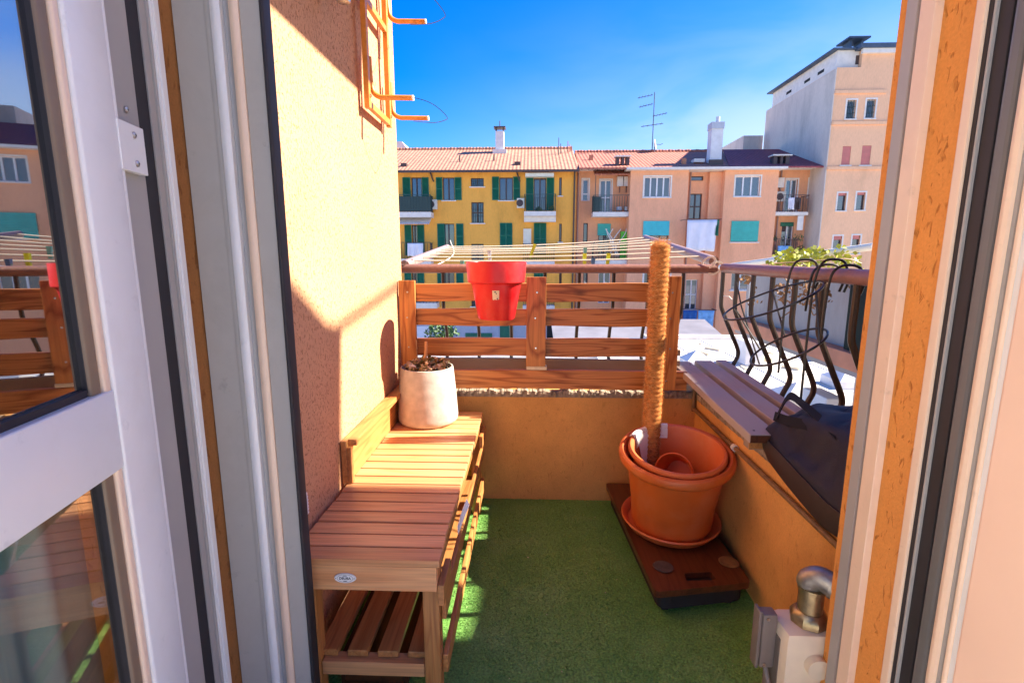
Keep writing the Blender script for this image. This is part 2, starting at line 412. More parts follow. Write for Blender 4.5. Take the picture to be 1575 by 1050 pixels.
def smoothpath(pts, k=6):
    """Catmull-Rom through the points"""
    p = [Vector(q) for q in pts]; p = [p[0] * 2 - p[1]] + p + [p[-1] * 2 - p[-2]]; out = []
    for i in range(1, len(p) - 2):
        for j in range(k):
            t = j / k
            out.append(.5 * ((2 * p[i]) + (-p[i - 1] + p[i + 1]) * t + (2 * p[i - 1] - 5 * p[i] + 4 * p[i + 1] - p[i + 2]) * t * t + (-p[i - 1] + 3 * p[i] - 3 * p[i + 1] + p[i + 2]) * t ** 3))
    out.append(p[-2]); return out

# balcony measures
XL, XR, YB = -.58, .76, 2.24           # inner faces of left wall, right and back parapets
XRO, YBO = .95, 2.46                    # their outer faces
XV, YF = .654, 1.0                      # right door reveal and the house front

# ================================================================== STRUCTURE
tag((lambda b: (b.box(-300, 300, -60, 600, -6.9, -6.5), b.build('courtyard_ground', 'ground'))[1])(MB()), kind='structure')
tag((lambda b: (b.box(XL - .02, XRO, YF - .2, YBO, -.22, -.012), b.build('balcony_floor', 'mortar'))[1])(MB()), kind='structure')
tag((lambda b: (b.box(-2.0, 2.2, -2.6, YF - .2, -.25, -.004), b.build('room_floor', 'inner'))[1])(MB()), kind='structure')

# the balcony's own walls
b = MB(); b.box(-1.0, XL, 1.075, 2.27, -6.5, 6.6)
tag(b.build('side_wall', 'left_wall'), 'tall peach stucco wall on the left, half in sun, beside the bench', 'wall')
b = MB(); b.prism([(XL, YB), (XR, YB), (XR, YF), (XRO, YF), (XRO, YBO), (XL, YBO)], -.6, .515)
par = b.build('balcony_parapet', 'parapet')
tag(par, 'low orange rendered parapet wall round the turf floor, below the railing', 'parapet wall')
def ledge(bm):
    # crumbling mortar bed along the wall tops
    for (p0, p1, inn) in ((Vector((XL, YB, .505)), Vector((XR, YB, .505)), Vector((0, -1, 0))), (Vector((XR, 1.15, .505)), Vector((XR, YB + .05, .505)), Vector((-1, 0, 0)))):
        n = 260; rings = []
        for i in range(n + 1):
            p = p0.lerp(p1, i / n); q = p * 34
            h = .028 + .012 * mnoise.noise(q) + .007 * mnoise.noise(q * 3.1); o_ = .005 + .006 * mnoise.noise(q * 1.7 + Vector((3, 1, 2))) + .004 * mnoise.noise(q * 5)
            u_ = Vector((0, 0, 1))
            rings.append([p + inn * max(.001, o_ * .5), p + inn * max(.001, o_) + u_ * h * .55, p + inn * max(.0, o_ * .5) + u_ * h, p - inn * .03 + u_ * (h + .003), p - inn * .05 + u_ * .002])
        bm.loft(rings)
part('mortar_bed', 'mortar', par, ledge)
# the house: right pier with the reveal, left pier, lintel; the left pier stands back from the shutter
b = MB()
b.box(XV, 3.9, .832, YF, -6.5, 6.6)
b.box(XV + .06, 3.9, .60, .8315, -6.5, 6.6)
b.box(-4.0, -.76, .62, 1.074, -6.5, 6.6)
b.box(-.7595, XV, .62, YF - .01, 2.40, 6.6)
hw = b.build('house_wall', 'reveal', loc=(0, .8, 0))
tag(hw, 'rough orange stucco house wall around the door opening, right of the view', 'house wall')
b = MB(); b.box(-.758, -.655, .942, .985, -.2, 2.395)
b.build('door_jamb', 'jamb_shaded', hw)  # house plaster again, the strip's shade put into its darker colour
# room behind the door
tag((lambda b: (b.box(-1.75, -1.65, -2.5, .61, 0, 2.7), b.build('room_wall', 'inner'))[1])(MB()), 'plain pale interior wall behind the open glass door', 'wall')

# upper balcony that shades the top of the left wall
b = MB()
# its shadow corner falls at y 1.825, z 1.684 on the left wall
kz = math.tan(SUN_EL) / math.cos(SUN_AZ); ky = math.tan(SUN_AZ)
XU = .92; YU = 1.825 + (XU - XL) * ky; ZU = 1.69 + (XU - XL) * kz
b.box(XL - .2, XU, .62, YU, ZU, ZU + .18, .01)
tag(b.build('upper_balcony', 'house'), 'slab of the balcony one floor up, above the door and out of frame', 'balcony slab')

# unseen blocker added to shade the shelf, near bench and lower left wall
XP = 4.0
def fromshadow(y, z, x=XP): return (y + (x - XL) * ky, z + (x - XL) * kz)
poly = [fromshadow(*q) for q in ((1.34, -.1), (1.44, .46), (1.515, .935), (1.40, .965), (1.19, 1.105), (1.17, 1.26), (1.085, 1.28), (1.075, 2.3))]
b = MB()
HTOP = .135 + (XP) * kz
pts = [(.95, -6.5), (3.05, -6.5), (3.05, HTOP), (poly[0][0] - .06, HTOP)] + poly + [(.95, poly[-1][1] + .02)]
b.loft2([(XP, y, z) for y, z in pts], [(XP + .22, y, z) for y, z in pts])
pw = b.build('shade_blocker', 'house')
tag(pw, 'stepped orange blocker added to shade the balcony, out of frame to the right', 'wall')
a0 = fromshadow(1.40, .955); a1 = fromshadow(2.19, 1.052)
tubep('shadow_bar', 'rail', pw, [(XP + .05, a0[0] - .1, a0[1] - .012), (XP + .05, a1[0], a1[1])], .014)  # unseen bar added to cast the thin shadow line on the left wall

# ------------------------------------------------------------------ artificial turf (tufted pile)
def make_turf():
    m, nt, bb = mat('artificial_turf')
    v = coords(nt, rand=False)
    n = N(nt, 'ShaderNodeTexNoise', Scale=5.0, Detail=5.0, Roughness=.6); nt.links.new(v, n.inputs['Vector'])
    f = N(nt, 'ShaderNodeTexNoise', Scale=160.0, Detail=2.0); nt.links.new(v, f.inputs['Vector'])
    base = ramp(nt, n.outputs[0], [(.3, (.145, .34, .07)), (.5, (.18, .38, .085)), (.72, (.23, .43, .12))])
    base = mixc(nt, 1.0, base, ramp(nt, f.outputs[0], [(.3, g(.65)), (.7, g(1.25))]), 'MULTIPLY')
    nt.links.new(base, bb.inputs['Base Color']); bb.inputs['Roughness'].default_value = .6; bb.inputs['Specular IOR Level'].default_value = .3
    n_b = 90000
    xs = rng.uniform(XL, XR, n_b); ys = rng.uniform(.84, YB, n_b)
    a = rng.uniform(0, 2 * np.pi, n_b); h = rng.uniform(.0025, .0065, n_b); w = rng.uniform(.0012, .0022, n_b)
    lean = rng.normal(0, .007, (n_b, 2)) + np.array([-.002, -.003])
    P = np.zeros((n_b, 3, 3))
    P[:, 0, 0] = xs - np.cos(a) * w; P[:, 0, 1] = ys - np.sin(a) * w
    P[:, 1, 0] = xs + np.cos(a) * w; P[:, 1, 1] = ys + np.sin(a) * w
    P[:, 2, 0] = xs + lean[:, 0]; P[:, 2, 1] = ys + lean[:, 1]; P[:, 2, 2] = h
    P[:, :2, 2] = -.001
    verts = np.concatenate([P.reshape(-1, 3), np.array([[XL, .8, 0], [XR, .8, 0], [XR, YB, 0], [XL, YB, 0]])])
    me = bpy.data.meshes.new('turf')
    faces = np.arange(n_b * 3).reshape(-1, 3).tolist() + [[n_b * 3, n_b * 3 + 1, n_b * 3 + 2, n_b * 3 + 3]]
    me.from_pydata(verts.tolist(), [], faces); me.materials.append(m)
    o = bpy.data.objects.new('turf', me); col.objects.link(o)
    tag(o, 'green artificial grass covering the balcony floor', 'artificial grass', kind='stuff')
    # pale flecks of litter
    bq = MB()
    for i in range(70):
        x, y = random.uniform(-.2, .7), random.uniform(1.0, 2.2); s_ = random.uniform(.0015, .004); z = .011
        bq.face([(x + random.uniform(-1, 1) * s_, y + random.uniform(-1, 1) * s_, z + random.uniform(0, .003)) for _ in range(4)])
    tag(bq.build('litter', 'label'), 'tiny pale crumbs scattered on the artificial grass', 'litter', kind='stuff')
make_turf()

# ------------------------------------------------------------------ slatted wooden fence on the back parapet
fence = thing('wooden_fence', (0.05, 2.2, .52), 'orange pine slat fence standing on the back parapet below the brown rail', 'fence')
YS = 2.205
def slat(x0, x1, z0, z1, y0=YS, y1=YS + .024, m='pine_x', name='slat'):
    bm = MB(); n = 14; rings = []
    for i in range(n + 1):
        t = i / n; x = x0 + (x1 - x0) * t
        w0 = .0022 * math.sin(7 * t + z0 * 31); w1 = .0022 * math.sin(5 * t + z1 * 47)
        e = .002
        rings.append([Vector((x, y0 + e, z0 + w0)), Vector((x, y0, z0 + w0 + e)), Vector((x, y0, z1 + w1 - e)), Vector((x, y0 + e, z1 + w1)), Vector((x, y1, z1 + w1)), Vector((x, y1, z0 + w0))])
    bm.loft(rings); return bm.build(name, m, fence)
for (z0, z1) in ((.949, 1.027), (.840, .914), (.704, .782)):
    slat(-.505, .03, z0, z1); slat(.034, .63, z0 - .001, z1 + .001)
slat(-.565, .70, .556, .640, YS - .012, YS + .012)
slat(-.565, .70, .562, .668, YB + .07, YB + .092, 'old_x', 'rear_board')
slat(-.565, .70, .69, .715, YB + .07, YB + .092, 'old_x', 'rear_board')
for (x0, x1, z0, z1) in ((-.574, -.502, .545, 1.04), (-.014, .072, .662, 1.056), (.575, .65, .56, 1.06)):
    bxp('post', 'pine_z', fence, x0, x1, YS - .022, YS - .002, z0, z1, .002)
for (x_, zs_) in ((-.538, (.59, .745, .878, .99)), (.029, (.745, .878, .99)), (.612, (.60, .745, .878, .99))):
    for z_ in zs_:
        xx = x_ + random.uniform(-.006, .006)
        part('screw', 'steel', fence, lambda q: q.lathe([(0, 0), (.0042, 0), (.0038, .0012), (0, .0014)], (xx, YS - .0219, z_), 10, Matrix.Rotation(R(90), 3, 'X')))
bxp('footplate', 'label', fence, -.012, .078, YS - .014, YS + .02, .644, .66, .001)

# ------------------------------------------------------------------ railing of bowed bars
RX, RZ, RY = .90, 1.09, 2.40
rail_t = thing('balcony_railing', (RX, 1.7, .5), 'brown tubular railing with dark bowed bars on the right and back parapets', 'railing')
tubep('top_rail', 'rail', rail_t, [(RX, y, RZ) for y in (1.0, 1.5, 2.0, RY - .02)], .022, 16)
tubep('back_rail', 'rail', rail_t, [(x, RY, RZ - .004) for x in (XL - .06, 0, .5, RX - .03)], .021, 16)
def bar_pts(y):
    return smoothpath([(RX, y, RZ - .015), (RX, y, 1.0), (RX, y, .925), (RX + .012, y, .885), (RX + .055, y, .79), (RX + .092, y, .71), (RX + .096, y, .675), (RX + .084, y, .645), (RX + .072, y, .615), (RX + .058, y, .56), (RX + .03, y, .52)], 5)
for k in range(9):
    y = 2.39 - k * .162
    tubep('bar', 'bar', rail_t, bar_pts(y), .0098, 8)
for k in range(8):
    x = .72 - k * .162
    tubep('bar', 'bar', rail_t, smoothpath([(x, RY, RZ - .015), (x, RY, .91), (x, RY + .035, .84), (x, RY + .085, .74), (x, RY + .08, .655), (x, RY, .54), (x, RY - .01, .50)], 5), .0085, 8)
def ties(bm):
    for (px, py, rr) in ((1090, 404, .026), (1100, 412, .028)):
        c = at(px, py, Y=2.39)
        for q in range(3): bm.tube(arc(c + Vector((0, 0, 0)), rr + .003 * q, 0, 2 * math.pi, 16, (0.3, .2, .9), (.9, -.3, .1)), .0022, 5)
    c = Vector((RX, 2.25, .955)); bm.tube([c + Vector((-.012, -.02, 0)), c + Vector((-.0, .05, .01)), c + Vector((.01, .16, .004))], .003, 6)
part('cord_tie', 'cord', rail_t, ties, True)

# ------------------------------------------------------------------ clothes airer beyond the rail
air = thing('clothes_airer', (.1, 2.9, 1.1), 'fold-out clothes airer with white lines reaching out past the back rail', 'clothes airer')
LA0, LA1 = at(622, 408, X=-.60), at(688, 381, X=-.60)
RA0, RA1 = at(1098, 402, X=.885), at(992, 366, X=.885)
for (p, q, w) in ((LA0, LA1, .024), (RA0, RA1, .024)):
    tubep('arm', 'rackm', air, [p, p.lerp(q, .5), q], w, 14)
for t_ in (.10, .26, .42, .56, .70, .82, .95):
    a_, c_ = LA0.lerp(LA1, t_) + Vector((.02, 0, .012)), RA0.lerp(RA1, t_) + Vector((-.02, 0, .008))
    pts = [a_.lerp(c_, i / 10) - Vector((0, 0, .016 * (1 - (2 * i / 10 - 1) ** 2) * (1 + .4 * math.sin(t_ * 40)))) for i in range(11)]
    tubep('line', 'cord', air, pts, .0044, 6)
tubep('loose_cord', 'cord', air, smoothpath([LA1 + Vector((.03, -.05, .05)), LA1.lerp(LA0, .3) + Vector((.1, 0, -.02)), LA0.lerp(LA1, .25) + Vector((.06, 0, -.05))]), .003, 6)
def hooks(bm):
    for t_ in (.0, .09): 
        p = LA0.lerp(LA1, t_) + Vector((.0, -.028, .02))
        bm.tube(arc(p, .018, math.pi, 2 * math.pi, 8, (1, 0, 0), (0, -.2, 1)), .003, 6)
part('hook', 'steel', air, hooks, True)

def peg(px, py, Y, length, m, tilt, label):
    c = at(px, py, Y=Y); p = thing('clothes_peg', c, label, 'clothes peg', 'clothes pegs on the airer lines')
    for sgn in (-1, 1):
        bm = MB()
        w0, w1 = .0045, .006
        pts = [(-w0, -.006, -length / 2), (w0, -.006, -length / 2), (w1, -.006, length / 2), (-w1, -.006, length / 2)]
        q = []
        for yy in (0, .0055):
            q.append([Vector((x * 1.6, sgn * (yy + .001 + .004 * (z > 0)), z)) for x, _, z in pts])
        rot = Matrix.Rotation(tilt, 3, 'Y')
        bm.loft2([rot @ v + c for v in q[0]], [rot @ v + c for v in q[1]])
        bm.build('prong', m, p)
    rot = Matrix.Rotation(tilt, 3, 'Y')
    part('spring', 'steel', p, lambda bm: bm.tube([rot @ Vector((-.009, 0, 0)) + c, rot @ Vector((.009, 0, 0)) + c], .005, 8), True)
peg(819, 386, 2.95, .085, 'peg_y', .35, 'tall yellow clothes peg leaning on the rear lines, left of centre')
peg(899, 401, 2.62, .075, 'peg_y', 0, 'yellow clothes peg hanging below a teal one on the lines')
peg(935, 400, 2.62, .07, 'peg_y', .1, 'short yellow clothes peg nearest to the coir pole')
peg(900, 389, 2.9, .06, 'peg_t', 0, 'small teal clothes peg just above a yellow peg')
peg(912, 405, 2.55, .05, 'peg_b', .05, 'small blue clothes peg between two yellow pegs')
peg(753, 394, 2.8, .06, 'peg_w', -.05, 'pale clothes peg just behind the red pot')
peg(711, 409, 2.55, .055, 'peg_t', 0, 'teal clothes peg at the left rim of the red pot')

# ------------------------------------------------------------------ red pot on the fence
rc = Vector((-.137, 2.070, .890))
rp = thing('red_pot', rc, 'red plastic flower pot with a beige sticker hooked on the fence', 'flower pot')
def redbody(bm):
    bm.lathe([(.0, 0), (.072, 0), (.076, .004), (.100, .135), (.104, .146), (.113, .149), (.117, .153), (.123, .225), (.122, .232), (.117, .232), (.114, .225), (.108, .155), (.094, .135), (.064, .01), (0, .008)], rc, 56)
    for v in bm.bm.verts:   # flattened where it hangs on the slats and swelling towards the front right
        d = v.co - rc
        if d.y > .085: v.co.y = rc.y + .085 + (d.y - .085) * .15
        w_ = max(0, 1 - ((math.atan2(d.y, d.x) + .85) / .5) ** 2)
        if d.z < .163: v.co += Vector((d.x, d.y, 0)).normalized() * .012 * w_
part('body', 'red', rp, redbody, True)
def sticker(bm):
    a0_, a1_ = -math.pi / 2 - .10, -math.pi / 2 + .18
    rings = []
    for i in range(7):
        a_ = a0_ + (a1_ - a0_) * i / 6
        def q(r, z): return rc + Vector((r * math.cos(a_), r * math.sin(a_), z))
        rings.append([q(.0870, .075), q(.0975, .122), q(.0990, .122), q(.0885, .075)])
    bm.loft(rings)
st = part('sticker', 'label', rp, sticker)
def marks(bm):
    for (aa, z, l) in ((-.0, .114, .07), (.06, .108, .04), (.1, .088, .05)):
        rad = .0990 - (.122 - z) * .2234 + .0012
        c0 = -math.pi / 2 + aa - .02
        bm.face([rc + Vector((rad * math.cos(c0 + l * i), rad * math.sin(c0 + l * i), z + dz)) for i, dz in ((0, 0), (1, 0), (1, .004), (0, .004))])
part('print', 'ink', st, marks)

# ------------------------------------------------------------------ bench
BX0, BX1, BY0, BY1, BZ = -.562, -.208, 1.052, 2.185, .45
bench = thing('slatted_bench', ((BX0 + BX1) / 2, 1.6, 0), 'long slatted hardwood bench with a lower shelf along the left wall', 'bench')
ns = 20; pitch = (BY1 - BY0) / ns
for i in range(ns):
    y0 = BY0 + i * pitch
    dx = random.uniform(-.002, .002); dz = random.uniform(-.0008, .0008)
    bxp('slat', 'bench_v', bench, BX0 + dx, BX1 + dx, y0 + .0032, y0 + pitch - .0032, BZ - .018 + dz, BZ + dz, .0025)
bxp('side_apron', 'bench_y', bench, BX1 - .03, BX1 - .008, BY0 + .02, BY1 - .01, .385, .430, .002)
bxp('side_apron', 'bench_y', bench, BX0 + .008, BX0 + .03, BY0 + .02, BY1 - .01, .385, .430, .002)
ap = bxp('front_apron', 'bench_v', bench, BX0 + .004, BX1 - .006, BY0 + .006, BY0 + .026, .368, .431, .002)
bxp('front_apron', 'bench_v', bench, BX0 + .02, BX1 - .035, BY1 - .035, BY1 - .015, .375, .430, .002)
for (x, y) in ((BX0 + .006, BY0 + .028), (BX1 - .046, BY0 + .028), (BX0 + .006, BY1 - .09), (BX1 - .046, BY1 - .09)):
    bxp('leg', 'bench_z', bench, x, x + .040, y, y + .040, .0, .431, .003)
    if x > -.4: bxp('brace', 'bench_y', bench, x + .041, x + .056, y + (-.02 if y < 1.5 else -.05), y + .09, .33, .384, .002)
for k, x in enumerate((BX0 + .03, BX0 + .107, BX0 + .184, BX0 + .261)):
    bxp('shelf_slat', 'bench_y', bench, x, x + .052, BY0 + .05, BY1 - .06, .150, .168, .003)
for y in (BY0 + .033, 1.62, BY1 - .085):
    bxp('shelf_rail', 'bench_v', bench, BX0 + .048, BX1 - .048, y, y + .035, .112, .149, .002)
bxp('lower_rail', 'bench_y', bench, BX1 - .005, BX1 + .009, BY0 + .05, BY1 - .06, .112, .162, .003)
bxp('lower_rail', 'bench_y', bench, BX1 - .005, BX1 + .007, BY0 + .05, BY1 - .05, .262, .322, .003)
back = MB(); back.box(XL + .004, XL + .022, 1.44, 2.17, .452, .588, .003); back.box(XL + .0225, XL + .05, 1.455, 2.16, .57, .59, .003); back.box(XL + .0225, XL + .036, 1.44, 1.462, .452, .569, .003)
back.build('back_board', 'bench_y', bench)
# oval maker's plate
pc = Vector(((at(530, 890, Y=BY0)).x, BY0 + .0045, at(530, 890, Y=BY0).z))
bm = MB(); bm.loft2([pc + Vector((.0262 * math.cos(a_), 0, .0128 * math.sin(a_))) for a_ in np.linspace(0, 2 * math.pi, 36, endpoint=False)],
                    [pc + Vector((.025 * math.cos(a_), -.0022, .0118 * math.sin(a_))) for a_ in np.linspace(0, 2 * math.pi, 36, endpoint=False)])
plate = bm.build('maker_plate', 'plate', bench)
def ring_ink(bm):
    bm.tube([pc + Vector((.0185 * math.cos(a_), -.0023, .0098 * math.sin(a_))) for a_ in np.linspace(0, 2 * math.pi, 40, endpoint=False)], .00035, 4, True)
    for sx in (-1, 1): bm.tube([pc + Vector((sx * .0218, -.0015, 0)), pc + Vector((sx * .0218, -.003, 0))], .0012, 8)
    for sz in (-1, 1): bm.face([pc + Vector((x, -.0026, sz * (.0060 + z))) for x, z in ((-.006, 0), (.006, 0), (.003, .0018), (-.003, .0018))])
part('emblem', 'ink', plate, ring_ink)
def text_mesh(body, size, name, m, parent, loc, rot):
    cu = bpy.data.curves.new(name, 'FONT'); cu.body = body; cu.size = size; cu.align_x = 'CENTER'; cu.align_y = 'CENTER'; cu.extrude = .0002; cu.offset = size * .02
    to = bpy.data.objects.new(name + '_tmp', cu); col.objects.link(to)
    bpy.context.view_layer.update()
    me = bpy.data.meshes.new_from_object(to.evaluated_get(bpy.context.evaluated_depsgraph_get()))
    bpy.data.objects.remove(to); me.materials.clear(); me.materials.append(M[m])
    o = bpy.data.objects.new(name, me); col.objects.link(o); o.parent = parent
    o.location = Vector(loc) - origin_of(parent); o.rotation_euler = rot
    return o
text_mesh('DEUBA', .0088, 'lettering', 'ink', plate, pc + Vector((0, -.0027, 0)), (R(90), 0, 0))
# fallen scraps caught between the bench rails
def scrap(bm):
    c = at(707, 800, X=BX1 + .02)
    ring = [Vector((0, -.035, -.02)), Vector((.004, .0, -.012)), Vector((.02, .05, .02)), Vector((.012, .055, .035)), Vector((.004, .01, .02)), Vector((-.002, -.03, .0))]
    bm.loft2([c + v for v in ring], [c + v + Vector((.0016, -.0008, .0006)) for v in ring])
tag(part('paper_scrap', 'plastic_bag', None, scrap), 'crumpled pale paper scrap caught on the side rail of the bench', 'paper scrap')
# dark box stored under the bench
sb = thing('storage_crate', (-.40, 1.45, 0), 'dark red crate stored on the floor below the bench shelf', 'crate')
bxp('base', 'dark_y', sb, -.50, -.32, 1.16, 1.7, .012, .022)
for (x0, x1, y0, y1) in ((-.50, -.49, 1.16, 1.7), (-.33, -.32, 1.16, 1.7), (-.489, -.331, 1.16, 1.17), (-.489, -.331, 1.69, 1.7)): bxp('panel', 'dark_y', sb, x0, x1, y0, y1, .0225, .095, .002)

# ------------------------------------------------------------------ concrete pot on the bench
cc = Vector((-.430, 2.05, BZ + .001))
cp = MB(); cp.lathe([(0, 0), (.108, 0), (.118, .004), (.1255, .014), (.127, .03), (.121, .12), (.111, .232), (.109, .238), (.104, .239), (.101, .234), (.100, .19), (0, .19)], cc, 64)
for v in cp.bm.verts: v.co += Vector((mnoise.noise(v.co * 9), mnoise.noise(v.co * 9 + Vector((5, 0, 0))), 0)) * .0012
tag(cp.build('concrete_pot', 'concrete', None, True), 'round pale concrete planter on the far end of the wooden bench', 'planter')
def chips(bm):
    for i in range(105):
        a_, r_ = random.uniform(0, 6.28), .088 * math.sqrt(random.random())
        c = cc + Vector((r_ * math.cos(a_), r_ * math.sin(a_), .232 + random.uniform(0, .050) * (1 - r_ / .13)))
        rot = Matrix.Rotation(random.uniform(0, 6), 3, 'Z') @ Matrix.Rotation(random.uniform(-.9, .9), 3, 'X') @ Matrix.Rotation(random.uniform(-.9, .9), 3, 'Y')
        L, wd, cu = random.uniform(.020, .048), random.uniform(.008, .017), random.uniform(.4, 2.4); rings = []
        for k in range(6):           # a curled dry leaf: a tapering strip bent round an arc
            t = k / 5; an_ = (t - .5) * cu; rr_ = L / cu
            p = Vector((rr_ * math.sin(an_), 0, rr_ * (1 - math.cos(an_)))); nn = Vector((-math.sin(an_), 0, math.cos(an_)))
            w_ = wd * (math.sin(math.pi * min(.97, t + .08)) + .1)
            rings.append([rot @ (p + Vector((0, -w_, 0))) + c, rot @ (p - nn * .0018) + c, rot @ (p + Vector((0, w_, 0))) + c, rot @ (p + nn * .001) + c])
        bm.loft(rings)
def chipmat():
    m, nt, bb = mat('dry_leaf_litter'); v = coords(nt, rand=False)
    n = N(nt, 'ShaderNodeTexNoise', Scale=28.0, Detail=2.0); nt.links.new(v, n.inputs['Vector'])
    nt.links.new(ramp(nt, n.outputs[0], [(.25, (.03, .02, .012)), (.36, (.28, .11, .03)), (.45, (.10, .11, .03)), (.53, (.5, .30, .15)), (.62, (.72, .58, .42)), (.72, (.80, .74, .64))]), bb.inputs['Base Color']); bb.inputs['Roughness'].default_value = .8
    return m
lsoil = MB(); lsoil.lathe([(0, .195), (.098, .195), (.098, .212), (0, .216)], cc, 32); tag(lsoil.build('planter_soil', 'soil'), 'dark soil under the dry leaves in the concrete planter', 'soil', kind='stuff')
tag(part('leaf_litter', chipmat(), None, chips), 'dry curled leaves and bark filling the concrete planter', 'leaf litter', kind='stuff')
tw = thing('dry_stem', cc + Vector((-.03, 0, .19)), 'bare tan stem sticking up from the concrete planter', 'plant stem')
tubep('stalk', 'twig', tw, smoothpath([cc + Vector((-.012, -.01, .19)), cc + Vector((-.010, -.01, .25)), cc + Vector((0, -.012, .30)), cc + Vector((.002, -.012, .345))]), [.008] * 10 + [.0068] * 9, 8)
tubep('side_shoot', 'bark', tw, smoothpath([cc + Vector((-.038, 0, .19)), cc + Vector((-.040, 0, .27)), cc + Vector((-.042, .002, .35))]), .0028, 6)

# ------------------------------------------------------------------ dolly board, terracotta pots, coir pole
dolly = thing('plant_dolly', (.55, 1.82, 0), 'dark red-brown wooden plant dolly on castors by the right parapet', 'plant dolly')
bm = MB()
NL, NR, FR, FL = Vector((.404, 1.445, 0)), Vector((.728, 1.505, 0)), Vector((.70, 2.215, 0)), Vector((.36, 2.215, 0))
def rounded(cs, r=.02, k=4):
    out = []
    for i, c in enumerate(cs):
        p, n_ = cs[i - 1], cs[(i + 1) % len(cs)]
        a_ = c + (p - c).normalized() * r; e = c + (n_ - c).normalized() * r
        for j in range(k + 1):
            t = j / k; out.append(a_.lerp(c, t).lerp(c.lerp(e, t), t))
    return out
outer = rounded([NL, NR, FR, FL])
# slot cut as a real hole: board made of a ring of quads round it
sa, sb_, sc_, sd = at(1056, 893, Z=.1), at(1102, 891, Z=.1), at(1094, 879, Z=.1), at(1052, 881, Z=.1)
zt, zb = .100, .078
slot = rounded([sa, sb_, sc_, sd], .006, 2)
def strip_fill(zv):
    vo = [bm.bm.verts.new((p.x, p.y, zv)) for p in outer]; vi = [bm.bm.verts.new((p.x, p.y, zv)) for p in slot]
    eo = [bm.bm.edges.new((vo[i], vo[(i + 1) % len(vo)])) for i in range(len(vo))]; ei = [bm.bm.edges.new((vi[i], vi[(i + 1) % len(vi)])) for i in range(len(vi))]
    bmesh.ops.triangle_fill(bm.bm, edges=eo + ei, use_beauty=True)
    return vo, vi
to_, ti = strip_fill(zt); bo_, bi = strip_fill(zb)
for a_, b_ in ((to_, bo_), (ti, bi)):
    for i in range(len(a_)): bm.bm.faces.new((a_[i], a_[(i + 1) % len(a_)], b_[(i + 1) % len(b_)], b_[i]))
bm.build('board', 'dark_y', dolly)
for (px, py, pm) in ((1020, 871, 'pad_grey'), (1121, 864, 'pipe')):
    c = at(px, py, Z=.102); part('pad', pm, dolly, lambda q: q.lathe([(0, 0), (.033, 0), (.034, .0015), (.03, .003), (0, .003)], c, 28))
bm = MB(); bm.prism([(p.x, p.y) for p in rounded([Vector((.420, 1.460, 0)), Vector((.715, 1.517, 0)), Vector((.685, 2.19, 0)), Vector((.375, 2.19, 0))], .04)], .026, .0775); bm.build('underframe', 'rubber', dolly)
for (x, y) in ((.45, 1.50), (.67, 1.54), (.42, 2.12), (.64, 2.12)):
    w_ = part('castor', 'rubber', dolly, lambda q: q.tube([(x - .010, y, .0128), (x + .010, y, .0128)], .0124, 20), True)
    part('fork', 'steel', dolly, lambda q: (q.box(x - .018, x - .0145, y - .012, y + .012, .015, .0255), q.box(x + .0145, x + .018, y - .012, y + .012, .015, .0255)))
# saucer and pots lean a little towards the room
PC = Vector((.555, 1.845, .112))
LEAN = Matrix.Rotation(R(7), 3, 'X') @ Matrix.Rotation(R(3), 3, 'Y')
sm = MB(); sm.lathe([(0, 0), (.150, 0), (.165, .006), (.182, .030), (.187, .036), (.184, .041), (.176, .037), (.160, .012), (0, .010)], PC + Vector((0, 0, -.002 + .0)), 64, Matrix.Rotation(R(3.5), 3, 'X'))
tag(sm.build('pot_saucer', 'terracotta2', None, True), 'terracotta plastic saucer under the big pot on the dolly', 'saucer')
TP = PC + Vector((.0, -.012, .022))
LEAN = Matrix.Rotation(R(10), 3, 'X') @ Matrix.Rotation(R(-2), 3, 'Y')
tp = thing('terracotta_pot', TP, 'large terracotta plastic pot holding a second pot and a coir pole', 'flower pot')
prof = [(0, 0), (.138, 0), (.145, .006), (.150, .02), (.157, .13), (.1585, .134), (.1575, .139), (.1595, .150), (.161, .154), (.160, .159), (.162, .170), (.1635, .174), (.1625, .179), (.172, .268), (.184, .270), (.198, .274), (.206, .284), (.207, .298), (.203, .309), (.194, .314), (.187, .312), (.182, .306), (.176, .27), (.145, .02), (0, .012)]
part('body', 'terracotta', tp, lambda q: q.lathe(prof, TP, 72, LEAN), True)
IP = TP + LEAN @ Vector((-.004, -.004, .028))
LI = Matrix.Rotation(R(10.5), 3, 'X') @ Matrix.Rotation(R(-1), 3, 'Y')
ip = thing('inner_pot', IP, 'slightly smaller terracotta pot nested inside the big terracotta pot', 'flower pot')
prof2 = [(0, 0), (.115, 0), (.120, .006), (.158, .272), (.170, .276), (.175, .284), (.174, .294), (.168, .299), (.160, .297), (.156, .29), (.116, .014), (0, .012)]
part('body', 'terracotta2', ip, lambda q: q.lathe(prof2, IP, 64, LI), True)
# little pot lying in it
lp = MB(); c = at(1036, 726, Y=1.79); lr = Matrix.Rotation(R(-32), 3, 'Z') @ Matrix.Rotation(R(68), 3, 'X')
lp.lathe([(0, -.09), (.045, -.09), (.05, -.085), (.066, -.008), (.072, -.004), (.073, .003), (.069, .006), (.064, 0), (.046, -.08), (0, -.078)], c, 40, lr)
tag(lp.build('small_pot', 'terracotta', None, True), 'small terracotta pot lying on its side inside the nested pots', 'flower pot')
sd_ = MB(); sd_.lathe([(0, .045), (.122, .045), (.122, .05), (0, .056)], IP, 40, LI)
tag(sd_.build('potting_soil', 'soil'), 'dark soil at the bottom of the nested terracotta pots', 'soil', kind='stuff')
